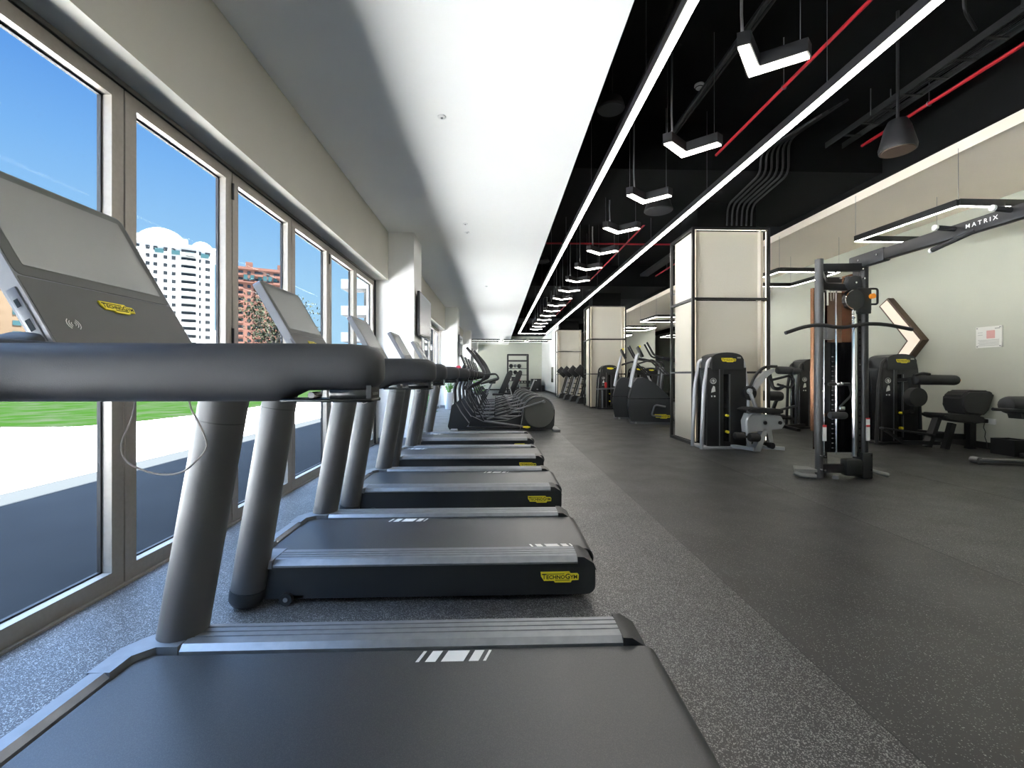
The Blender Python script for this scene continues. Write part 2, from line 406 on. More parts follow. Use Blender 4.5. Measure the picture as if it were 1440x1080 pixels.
# outdoors
b = B(); b.bx((-300, -60, -.32), (-2.24, 400, -.03)); struct('paving', b, 'paving')
b = B(); b.bx((-4.60, -60, -.03), (-2.24, 120, -.02)); struct('forecourt', b, 'asphalt')
b = B(); b.bx((-5.05, -60, -.03), (-4.60, 120, -.018)); struct('ground_strip', b, 'strip_grey')  # narrow grey strip, darker than the paving beside it
b = B(); b.bx((-5.075, -60, -.03), (-5.05, 120, -.016)); struct('drain_slot', b, 'gasket')
b = B(); b.prism([(-70, 9.6), (-12.1, 10.8), (-10.1, 10.9), (-9.6, 11.8), (-9.35, 14), (-9.4, 18), (-10.0, 24), (-11.5, 60), (-70, 70)], (0, 0, -.03), XA, YA, (0, 0, .02))
tag(struct('lawn', b, 'lawn', smooth=False), None, None)

# ------------------------------------------------------------------ clad, edge-lit columns
def column(y0, label):
    x0, x1, d = 3.36, 4.73, .98; y1 = y0+d; H = 3.76
    c = thing('clad_column', label, 'column', ((x0+x1)/2, (y0+y1)/2, 0), 'edge-lit columns along the aisle')
    t = .045
    b = B(); b.bx((x0+.16, y0+.16, 0), (x1-.16, y1-.16, 4.24)); b.done('core', 'black_ceiling', c, smooth=False)
    b = B()
    for x in (x0, x1-t):
        for y in (y0, y1-t): b.bx((x, y, 0), (x+t, y+t, H))
    for z in (0, 1.235, 2.51, H-.035):
        h = .05 if z == 0 else .035
        b.bx((x0+t, y0, z), (x1-t, y0+t, z+h)); b.bx((x0+t, y1-t, z), (x1-t, y1, z+h))
        b.bx((x0, y0+t, z), (x0+t, y1-t, z+h)); b.bx((x1-t, y0+t, z), (x1, y1-t, z+h))
    b.done('frame', 'black_metal', c, smooth=False)
    for k, (za, zb) in enumerate(((.05, 1.235), (1.27, 2.51), (2.545, H-.035))):
        b = B(); b.bx((x0+t, y0+.135, za), (x1-t, y0+.145, zb)); b.done('light_panel', 'panel_fabric', c, smooth=False)
        b = B(); b.bx((x0+.080, y0+t, za), (x0+.090, y1-t, zb)); b.done('light_panel', 'panel_fabric', c, smooth=False)
        b = B(); b.bx((x1-.145, y0+t, za), (x1-.135, y1-t, zb)); b.done('light_panel', 'panel_fabric', c, smooth=False)
        b = B(); e = .008
        for xx in (x0+t-.012, x1-t+.004): b.bx((xx, y0+.05, za+.02), (xx+e, y0+.075, zb-.02))
        if k == 2: b.bx((x0+t, y0+.05, zb+.004), (x1-t, y0+.075, zb+.012))
        b.done('light_strip', 'led_strip', c, smooth=False)
column(7.48, 'broad edge-lit clad column behind the silver-framed weight machine')
column(16.0, 'middle edge-lit clad column, behind the two stair climbers')
column(24.4, 'farthest edge-lit clad column, behind the row of upright climbers')

# ------------------------------------------------------------------ ceiling lights
def linear(name_label, a, bb, wires=True):
    a, bb = V(a), V(bb); L = (bb-a).length; c = (a+bb)/2
    t = thing('linear_light', name_label, 'ceiling light', (c.x, c.y, 3.73), 'suspended linear lights')
    B().beam(a+V((0, 0, .045)), bb+V((0, 0, .045)), .082, .08, 0).done('housing', 'black_metal', t, smooth=False)
    B().beam(a+V((0, 0, .001)), bb+V((0, 0, .001)), .064, .014, 0).done('diffuser', 'led_cool', t, smooth=False)
    n = max(2, int(L/2.2))
    for i in range(n+1):
        p = a.lerp(bb, (i+.02)/(n+.04)); b = B(); b.cyl(p+V((0, 0, .08)), V((p.x, p.y, topz(p.y)-.003)), .0025, seg=5)
        b.done('suspension_wire', 'grey_post', t)
linear('long white LED line along the left edge of the black ceiling void', (1.325, -3, 3.73), (1.325, 26.7, 3.73))
linear('long white LED line above the columns, right side of the ceiling void', (2.975, -3, 3.73), (2.975, 26.7, 3.73))
linear('short cross LED line closing the far end of the two long ones', (1.37, 26.66, 3.73), (2.93, 26.66, 3.73))

def chevron(x, y, label):
    z = 3.70; t = thing('chevron_light', label, 'pendant light', (x, y, z), 'row of chevron pendant lights')
    # outline taken in plan; apex points at the camera side... arms go back left and back right
    out = [(-.325, -.30), (-.245, -.35), (.0, -.145), (.245, -.36), (.335, -.30), (.0, .0)]
    b = B(); b.prism(out, (x, y, z+.012), XA, YA, (0, 0, .105)); b.done('housing', 'black_metal', t, smooth=False)
    ins = [(-.312, -.297), (-.248, -.337), (.0, -.130), (.246, -.342), (.318, -.297), (.0, -.020)]
    b = B(); b.prism(ins, (x, y, z), XA, YA, (0, 0, .012)); b.done('diffuser', 'led', t, smooth=False)
    T = topz(y-.27)-.003
    for wx, wy in ((-.26, -.26), (.25, -.28)):
        b = B(); b.cyl((x+wx, y+wy, z+.11), (x+wx, y+wy, T), .003, seg=5); b.done('suspension_wire', 'grey_post', t)
    b = B(); b.tube([(x-.16, y-.16, z+.11), (x-.17, y-.15, z+.4), (x-.165, y-.15, T)], .011, 7)
    b.done('power_cable', 'grey_plastic', t)
    return t
ORD = ['nearest', 'second', 'third', 'fourth', 'fifth', 'sixth', 'seventh', 'eighth', 'ninth', 'tenth', 'eleventh', 'twelfth', 'thirteenth', 'fourteenth', 'fifteenth', 'farthest']
def nth(i, n=99): return 'nearest' if i == 0 else ('farthest' if i == n-1 else ORD[i])
c0 = chevron(2.11, 3.65, 'nearest chevron pendant, largest and highest in the photo')
# the nearest one hangs turned a little
c0.rotation_euler = (0, 0, math.radians(8))
cb = None
for i in range(1, 16):
    y_ = 3.65+1.367*i; lb_ = '%s chevron pendant from the camera in the lit row' % nth(i, 16)
    if topz(y_-.27) < 4.5:
        if cb is None: cb = chevron(2.12, y_, lb_)
        else: dup(cb, (2.12, y_, 3.70), None, lb_)
    else: dup(c0, (2.12, y_, 3.70), None, lb_, rz=0)

def hexframe(x0, y0, z, label, w=1.34, d=1.45, lw=.042):
    t = thing('frame_light', label, 'pendant light', (x0+w/2, y0+d/2, z), 'suspended frame lights')
    P = [(x0, y0+d), (x0+.1, y0), (x0+w, y0), (x0+w+.02, y0+d*.55), (x0+w-.02, y0+d)]
    P3 = [V((px, py, z)) for px, py in P]
    b = B(); e = B()
    for i in range(len(P3)):
        a, c = P3[i], P3[(i+1) % len(P3)]
        b.beam(a+V((0, 0, .042)), c+V((0, 0, .042)), lw+.010, .085); e.beam(a, c, lw, .005)
    b.done('housing', 'black_metal', t, smooth=False); e.done('diffuser', 'led_cool' if lw > .035 else 'led_far', t, smooth=False)
    top = 4.02 if x0 > 5 else 4.95
    for p in P3[:3]+P3[4:]:
        tz = 3.73 if p.x < .9 else (4.95 if x0 < 5 else 4.02)
        b = B(); b.cyl(p+V((0, 0, .09)), V((p.x, p.y, tz-.003)), .0025, seg=5); b.done('suspension_wire', 'grey_post', t)
hexframe(5.62, 5.28, 3.3, 'open frame light hanging nearest, beside the cable tower boom')
hexframe(5.62, 8.75, 3.3, 'open frame light hanging behind the cable tower, right of the near column')
hexframe(5.62, 12.2, 3.3, 'open frame light hanging behind the broad near column')
hexframe(5.62, 15.65, 3.3, 'open frame light hanging further along the right room')
hexframe(5.62, 19.1, 3.3, 'open frame light seen between the near and middle columns')
hexframe(5.62, 22.6, 3.3, 'farthest open frame light in the right room, by the mirror')
hexframe(-1.75, 28.2, 3.45, 'left frame light over the free weights at the far end', 1.9, 1.6, .03)
hexframe(.35, 28.2, 3.45, 'middle frame light over the free weights at the far end', 1.5, 1.6, .03)
hexframe(1.98, 28.2, 3.45, 'right frame light over the free weights at the far end', 1.5, 1.6, .03)

# ------------------------------------------------------------------ services in the void
def pipe(name, label, cat, pts, r, m, fil=.0, hang=None, group=None):
    t = thing(name, label, cat, pts[0], group)
    P = fillet(pts, fil, 5) if fil else [V(p) for p in pts]
    B().tube(P, r, 10).done('pipe', m, t)
    if hang:
        a, c = V(pts[0]), V(pts[-1]); n = int((c-a).length/hang)
        for i in range(n):
            p = a.lerp(c, (i+.5)/n); b = B(); b.cyl(p+V((0, 0, r)), V((p.x, p.y, topz(p.y))), .006, seg=6); b.tube([p+V((r*1.5*math.cos(q*math.pi/4), 0, r*1.5*math.sin(q*math.pi/4))) for q in range(8)], .005, 6, closed=True)
            b.done('hanger', 'grey_post', t)
    return t
pipe('sprinkler_pipe', 'red sprinkler pipe above the near chevron lights', 'pipe', [(3.18, .25, 4.4), (3.18, 6.3, 4.4)], .018, 'red_pipe', hang=2.3)
pipe('sprinkler_pipe', 'red sprinkler pipe running on past the second beam, above the distant chevrons', 'pipe', [(3.13, 8.9, 4.4), (3.13, 14.9, 4.4)], .018, 'red_pipe', hang=2.3)
pipe('sprinkler_pipe', 'red sprinkler pipe deepest in the ceiling void', 'pipe', [(3.13, 17.4, 4.4), (3.13, 23.4, 4.4)], .018, 'red_pipe', hang=2.3)
pipe('sprinkler_pipe', 'red cross pipe spanning the void between the long light lines', 'pipe', [(1.2, 10.7, 4.42), (5.3, 10.7, 4.42)], .02, 'red_pipe')
pipe('sprinkler_pipe', 'red pipe along the dark beam face at upper right', 'pipe', [(5.40, .25, 4.6), (5.40, 6.35, 4.6)], .022, 'red_pipe', hang=2.0)
pipe('sprinkler_pipe', 'red pipe on the dark beam face seen between near and middle columns', 'pipe', [(5.42, 8.9, 4.6), (5.42, 14.9, 4.6)], .022, 'red_pipe', hang=2.0)
for i, (x, z, r) in enumerate(((1.13, 4.45, .022), (2.45, 4.6, .03), (2.52, 4.62, .018), (1.75, 4.8, .02))):
    pipe('conduit', ('dark conduit beside the left LED line', 'thick dark conduit over the chevron row', 'thin dark conduit beside the thick one over the chevrons', 'dark conduit tight under the slab')[i], 'conduit', [(x, .25, z), (x, 6.4, z)], r, 'black_duct', group='dark conduits under the slab')
t = thing('cable_tray', 'dark cable tray full of cables above the red pipe at upper right', 'cable tray', (5.0, 2, 4.6))
b = B(); b.bx((4.88, .25, 4.58), (4.895, 6.4, 4.66)); b.bx((5.135, .25, 4.58), (5.15, 6.4, 4.66))
for i in range(20): b.bx((4.895, .35+i*.3, 4.585), (5.135, .38+i*.3, 4.60))
b.done('tray', 'black_duct', t, smooth=False)
b = B()
for k in range(7):
    pts = [(4.92+k*.032+random.uniform(-.012, .012), .25+i*.7, 4.62+random.uniform(0, .05)) for i in range(9)]
    b.tube(pts, random.uniform(.009, .015), 7)
b.done('cable', 'black_metal', t)
for y in (1.6, 3.7, 5.6):
    for x in (4.88, 5.15):
        b = B(); b.cyl((x, y, 4.6), (x, y, 4.95), .006, seg=6); b.done('hanger', 'grey_post', t)
t = thing('cable_tray', 'dark cable tray seen between near and middle columns', 'cable tray', (5.0, 12, 4.6))
b = B(); b.bx((4.88, 8.9, 4.58), (5.15, 14.9, 4.66)); b.done('tray', 'black_duct', t, smooth=False)
t = thing('conduit_bundle', 'bundle of bent dark conduits dropping onto the near column', 'conduit', (4.2, 7.4, 3.8))
b = B()
for k in range(6):
    x = 3.95+k*.085
    b.tube(fillet([(x, 7.45, 3.78), (x, 7.42, 4.12), (x-.05, 6.40, 4.19), (x-.05, 6.40, 4.50+.04*k), (x+.2, 5.6, 4.55+.05*k)], .15), .016, 8)
b.done('conduit', 'black_duct', t)
pipe('conduit', 'bent conduit drop above the cone speaker, left one', 'conduit', fillet([(4.50, 4.1, 4.95), (4.50, 4.1, 4.72), (4.84, 4.3, 4.70)], .12), .016, 'black_duct')
pipe('conduit', 'bent conduit drop above the cone speaker, right one', 'conduit', fillet([(4.84, 3.8, 4.95), (4.75, 3.8, 4.85), (4.72, 3.8, 4.5)], .12), .016, 'black_duct')
# speakers and detectors
t = thing('pendant_speaker', 'black cone pendant speaker with bronze grille, upper right', 'speaker', (4.12, 4.4, 3.51))
B().tube([(4.12, 4.4, 3.51), (4.12, 4.4, 3.55), (4.12, 4.4, 3.75), (4.12, 4.4, 3.82)], [.155, .16, .112, .08], 26).done('body', 'black_metal', t)
B().cyl((4.12, 4.4, 3.502), (4.12, 4.4, 3.512), .142, seg=26).done('grille', 'grille_brown', t)
B().cyl((4.12, 4.4, 3.81), (4.12, 4.4, 4.95), .014, seg=8).done('stem', 'black_metal', t)
def disc(x, y, z, r, h, label, top):
    t = thing('round_speaker', label, 'speaker', (x, y, z))
    B().tube([(x, y, z), (x, y, z+.012), (x, y, z+h)], [r*.96, r, r*.8], 26).done('body', 'black_duct', t)
    B().cyl((x, y, z-.006), (x, y, z), r*.9, seg=26).done('grille', 'speaker_cloth', t)
    B().cyl((x, y, z+h-.01), (x, y, top), .02, seg=8).done('stem', 'black_duct', t)
disc(1.25, 4.80, 4.12, .150, .10, 'round black speaker beside the white ceiling edge, top centre', 4.95)
disc(2.72, 7.35, 3.97, .235, .16, 'round black speaker under the second beam behind the third chevron', 4.26)
disc(1.15, 11.3, 4.12, .2, .1, 'small distant round speaker left of the left LED line', 4.95)
def detector(x, y, z, label, r=.062):
    t = thing('smoke_detector', label, 'smoke detector', (x, y, z))
    B().tube([(x, y, z-.06), (x, y, z-.045), (x, y, z-.02), (x, y, z)], [r*.5, r*.72, r, r*.95], 20).done('head', 'white_plastic', t)
    B().tube([(x, y, z-.045+0), (x, y, z-.038)], [r*.78, r*.85], 20).done('vent_ring', 'black_duct', t)
detector(2.606, 5.6, 4.95, 'white smoke detector on the black slab left of the nearest chevron')
detector(1.98, 9.2, 4.25+.7, 'white smoke detector on the black slab behind the fourth chevron')
detector(6.15, 15.0, 4.03, 'white detector under the right ceiling between near and middle columns', .14)
t = thing('emergency_light', 'white emergency light box clipped by the right edge of the photo', 'emergency light', (5.55, 4.2, 4.86))
B().bx((5.45, 4.05, 4.80), (5.80, 4.35, 4.93), bev=.02).done('box', 'white_plastic', t)
B().bx((5.5, 4.1, 4.792), (5.75, 4.3, 4.802), bev=.004).done('lens', 'grey_post', t)
for i, (x, y) in enumerate(((-.54, 4.33), (-.53, 7.37), (-.53, 7.80), (-.3, 12.5))):
    t = thing('ceiling_sprinkler', ('small round sprinkler cover in the white ceiling, nearest', 'small sprinkler cover in the white ceiling before the first pillar', 'small sprinkler cover in the white ceiling level with the first pillar', 'small sprinkler cover in the white ceiling, farthest')[i], 'sprinkler', (x, y, 3.73))
    B().tube([(x, y, 3.718), (x, y, 3.722), (x, y, 3.73)], [.03, .038, .042], 18).done('cover', 'white_plastic', t)
    B().cyl((x, y, 3.712), (x, y, 3.719), .012, seg=10).done('nozzle', 'grey_post', t)


# ================================================================== TREADMILLS
def treadmill(y0, xo, label, marks, cordflag=True):
    t = thing('treadmill', label, 'treadmill', (xo-.38, y0+.46, 0), 'row of treadmills at the window')
    X = lambda v: xo+v
    Yl = lambda v: y0+v
    # chassis under the belt
    b = B(); b.bx((X(-1.28), Yl(.06), .045), (X(.50), Yl(.86), .186), bev=.01)
    b.bx((X(.10), Yl(.10), .0), (X(.40), Yl(.16), .05)); b.bx((X(-1.0), Yl(.2), .02), (X(-.95), Yl(.7), .05)); b.bx((X(.10), Yl(.76), .0), (X(.40), Yl(.82), .05))
    b.done('chassis', 'rubber', t)
    for a in (.012, .868):
        b = B(); b.prism(rrect(X(-1.30), .028, X(.563), .207, .045, 5, (1, 1, 0, 0)), (0, Yl(a), 0), XA, ZA, (0, .04, 0)); b.done('side_panel', 'dark_plastic', t)
    # aluminium foot rails with grooves
    def railp(flip):
        pr = [(.0, .196), (.0, .206), (.022, .231)]
        for g in (.045, .075, .105): pr += [(g, .233), (g+.001, .2295), (g+.006, .2295), (g+.007, .233)]
        pr += [(.150, .232), (.168, .214), (.168, .19)]
        return [((.92-p[0]) if flip else p[0], p[1]) for p in pr]
    for fl in (False, True):
        b = B(); b.prism(railp(fl), (X(-1.135), y0, 0), YA, ZA, (1.60, 0, 0)); r = b.done('foot_rail', 'rail_alu', t, ang=20)
        pr = railp(fl); ya = min(p[0] for p in pr); yb = max(p[0] for p in pr)
        b = B(); b.prism([(.466, .19), (.466, .232), (.500, .230), (.552, .196), (.570, .150), (.545, .19)], (xo, y0+ya, 0), XA, ZA, (0, yb-ya, 0)); b.done('rail_end_cap', 'dark_plastic', t)
        # front corner cover
        b = B()
        pts = [(-1.335, .17), (-1.30, .11), (-1.20, .0), (-1.14, .0), (-1.14, .168), (-1.215, .168), (-1.262, .215), (-1.262, .30), (-1.335, .30)]
        if not fl: pp = pts
        else: pp = [(p[0], .92-p[1]) for p in pts]
        b.prism(pp, (xo, y0, .19), XA, YA, (0, 0, .042)); b.done('corner_cover', 'rail_alu', t)
    b = B(); b.prism([(-1.338, .10), (-1.338, .215), (-1.325, .230), (-1.278, .232), (-1.262, .214), (-1.262, .10)], (xo, y0+.30, 0), XA, ZA, (0, .32, 0)); b.done('front_rail', 'rail_alu', t)
    B().bx((X(-1.335), Yl(.05), .045), (X(-1.27), Yl(.87), .195), bev=.01).done('front_panel', 'dark_plastic', t)
    # belt wrapped over the rear roller, with white marks printed on it
    b = B(); rr = .055; cx, cz = .535, .208-rr
    top = [(-1.255, .208)]+[(cx+rr*math.sin(a*math.pi/10), cz+rr*math.cos(a*math.pi/10)) for a in range(0, 10)]
    inn = [(cx+(rr-.006)*math.sin(a*math.pi/10), cz+(rr-.006)*math.cos(a*math.pi/10)) for a in range(9, -1, -1)]+[(-1.255, .202)]
    ch = .05
    b.prism(top+inn, (xo, y0+.178, 0), XA, ZA, (0, .564, 0), 0)
    for (mx, far) in marks:
        yb_, ya_ = (.735, .675) if far else (.188, .248)
        sgn = 1
        for (s, w) in ((-.118, .012), (-.085, .036), (-.018, .075)[:2] and (-.030, .078), (.066, .034), (.116, .010)):
            sk = -.010
            x_ = mx+s
            b.quad([(X(x_+sk), Yl(ya_), .2086), (X(x_+w+sk), Yl(ya_), .2086), (X(x_+w-sk), Yl(yb_), .2086), (X(x_-sk), Yl(yb_), .2086)], 1)
    b.done('running_belt', ['belt', 'white_mark'], t)
    # uprights
    for yy in (.0, .858):
        base = V((X(-1.272 if yy < .5 else -1.230), Yl(yy), .012)); topp = V((X(-1.085 if yy < .5 else -1.022), Yl(yy+.02 if yy < .5 else yy), 1.205))
        dirv = (topp-base).normalized()
        b = B(); b.tube([base+dirv*.085, topp], [.083, .082], 26)
        q = base+dirv*1.03; b.tube([q, q+dirv*.004], .0835, 26, 1)
        u = b.done('upright', ['upright_grey', 'black_metal'], t)
        b = B(); b.tube([base-dirv*.004, base+dirv*.008, base+dirv*.03, base+dirv*.082], [.048, .070, .083, .0845], 26)
        b.done('foot_cap', 'dark_plastic', u)
    # handrails: padded tube, thicker body in front of the speed pod
    for yy in (.062, .858):
        b = B(); rings = []
        for (x_, zb_, zt_, hw) in ((-1.17, 1.17, 1.245, .030), (-1.165, 1.152, 1.262, .044), (-1.14, 1.147, 1.266, .050), (-.46, 1.147, 1.266, .050), (-.43, 1.150, 1.266, .050), (-.405, 1.162, 1.266, .048), (-.39, 1.169, 1.266, .047), (-.30, 1.170, 1.265, .047), (-.268, 1.171, 1.262, .045), (-.248, 1.176, 1.254, .038), (-.238, 1.186, 1.242, .024), (-.236, 1.195, 1.232, .012)):
            zc_, hz = (zb_+zt_)/2, (zt_-zb_)/2; ring = []
            for k in range(24):
                a = 2*math.pi*k/24; cc, ss = math.cos(a), math.sin(a); q = 2/2.6
                ring.append(b.bm.verts.new((X(x_), Yl(yy)+hw*math.copysign(abs(cc)**q, cc), zc_+hz*math.copysign(abs(ss)**q, ss))))
            rings.append(ring)
        for a_, c_ in zip(rings, rings[1:]):
            for k in range(24): b.face([a_[k], a_[(k+1) % 24], c_[(k+1) % 24], c_[k]])
        b.face(list(reversed(rings[0]))); b.face(rings[-1])
        h = b.done('handrail', 'handrail', t, ang=60)
        b = B(); b.box((X(-.340), Yl(yy), 1.150), (.18, .07, .007), 0, bev=.002); b.box((X(-.295), Yl(yy), 1.163), (.085, .05, .020), 0, bev=.003); b.box((X(-.295), Yl(yy), 1.163), (.087, .040, .006), 1); b.cyl((X(-.375), Yl(yy-.02), 1.160), (X(-.375), Yl(yy+.02), 1.160), .007, m=0, seg=10); b.bx((X(-.262), Yl(yy-.03), 1.148), (X(-.252), Yl(yy+.03), 1.18))
        b.done('control_pod', ['black_gloss', 'chrome'], h)
    b = B(); b.box((X(-1.10), Yl(.46), 1.215), (.17, .80, .13), bev=.04, seg=3)
    b.box((X(-1.135), Yl(.46), 1.27), (.12, .50, .07), 0, bev=.03, seg=3); b.done('dashboard', 'handrail', t, ang=60)
    # console
    P0 = V((X(-1.025), Yl(0), 1.215)); U = V((-.307, 0, .535)); Lh = U.length; U.normalize(); N = V((U.z, 0, -U.x))
    ya, yb = .235, .745
    def C(s, tt, n): return P0+YA*s+U*tt+N*n
    b = B()
    poly = rrect(ya, 0, yb, Lh, .022, 4)
    b.prism(poly, P0-N*.045, YA, U, N*.044, 0); co = b.done('console', 'console_side', t)
    b = B(); b.prism(rrect(ya+.006, .004, yb-.006, .262, .004, 2), P0-N*.0015, YA, U, N*.0018); b.done('lower_face', 'console_face', co, smooth=False)
    b = B(); b.prism(rrect(ya+.006, .266, yb-.006, Lh-.006, .016, 3), P0-N*.0015, YA, U, N*.0018); b.done('bezel', 'console_face', co, smooth=False)
    b = B(); b.prism(rrect(ya+.035, .298, yb-.030, Lh-.030, .003, 1), P0+N*.0003, YA, U, N*.0010); b.done('screen', 'screen_off', co, smooth=False)
    for s_ in (-1, 1):
        yy = ya if s_ < 0 else yb
        b = B(); b.box(C(yy+s_*.001, .155, -.024), (.16, .026, .006), 0, (U, N, YA), bev=.002)
        b.box(C(yy+s_*.0045, .195, -.024), (.020, .010, .002), 1, (U, N, YA)); b.box(C(yy+s_*.0045, .135, -.024), (.030, .012, .002), 1, (U, N, YA))
        b.done('port_panel', ['console_side', 'black_gloss'], co)
    badge(C(.49, .21, .001), -YA if False else YA*1.0, U, .115, co)
    b = B(); c0_ = C(.315, .135, .001)
    for k in range(3):
        r_ = .006+.006*k
        b.tube([c0_+YA*r_*math.cos(a)+U*r_*math.sin(a) for a in (-.9, -.45, 0, .45, .9)], .0010, 5)
        b.tube([c0_-YA*r_*math.cos(a)+U*r_*math.sin(a) for a in (-.9, -.45, 0, .45, .9)], .0010, 5)
    b.done('contactless_symbol', 'white_mark', co)
    # safety cord
    yy = .135
    pts = [(-.79, 1.17), (-.80, 1.11), (-.823, 1.05), (-.81, 1.01), (-.755, .985), (-.70, .985), (-.665, 1.01), (-.64, 1.045), (-.655, 1.09), (-.675, 1.13), (-.68, 1.17)]
    if not cordflag: pts = [(-.72, 1.17), (-.725, 1.10), (-.715, 1.05), (-.70, 1.045), (-.68, 1.06), (-.70, 1.10), (-.715, 1.17)]
    P = [V((X(p[0]), Yl(yy), p[1])) for p in pts]; Q = []
    for i in range(len(P)-1):
        p0, p1, p2, p3 = P[max(i-1, 0)], P[i], P[i+1], P[min(i+2, len(P)-1)]
        for j in range(4):
            u = j/4; Q.append(.5*((2*p1)+(p2-p0)*u+(2*p0-5*p1+4*p2-p3)*u*u+(3*p1-p0-3*p2+p3)*u**3))
    Q.append(P[-1])
    b = B(); b.tube(Q, .0022, 6); b.bx((X(pts[0][0]-.012), Yl(.10), 1.155), (X(pts[0][0]+.012), Yl(.145), 1.178)); b.bx((X(pts[-1][0]-.012), Yl(.10), 1.155), (X(pts[-1][0]+.012), Yl(.145), 1.178)); b.done('safety_cord', 'cord', t)
    for yy in (-.010, .90):
        b = B(); b.cyl((X(-1.065), Yl(yy), .033), (X(-1.065), Yl(yy+.03), .033), .032, seg=20); b.cyl((X(-1.065), Yl(yy-.003), .033), (X(-1.065), Yl(yy), .033), .012, m=1, seg=12); b.bx((X(-1.05), Yl(.012 if yy < .5 else .868), .03), (X(-.98), Yl(.05 if yy < .5 else .906), .045))
        b.done('transport_wheel', ['rubber', 'grey_plastic'], t)
    badge((X(.370), Yl(.0115), .122), XA, ZA, .205, t)
    return t
treadmill(.86, 0, 'nearest treadmill, its belt filling the bottom of the photo and its console at far left', [(-.155, True)], True)
treadmill(2.34, -.035, 'second treadmill from the camera, whole side panel with wheel and yellow badge visible', [(-.575, True), (.35, False)], False)
treadmill(3.82, 0, 'third treadmill from the camera', [(-.01, True), (-.92, False)], False)
treadmill(5.30, 0, 'fourth treadmill from the camera', [(-1.08, True)], False)
treadmill(6.78, 0, 'farthest treadmill, next to the ellipticals', [(-1.05, True)], False)

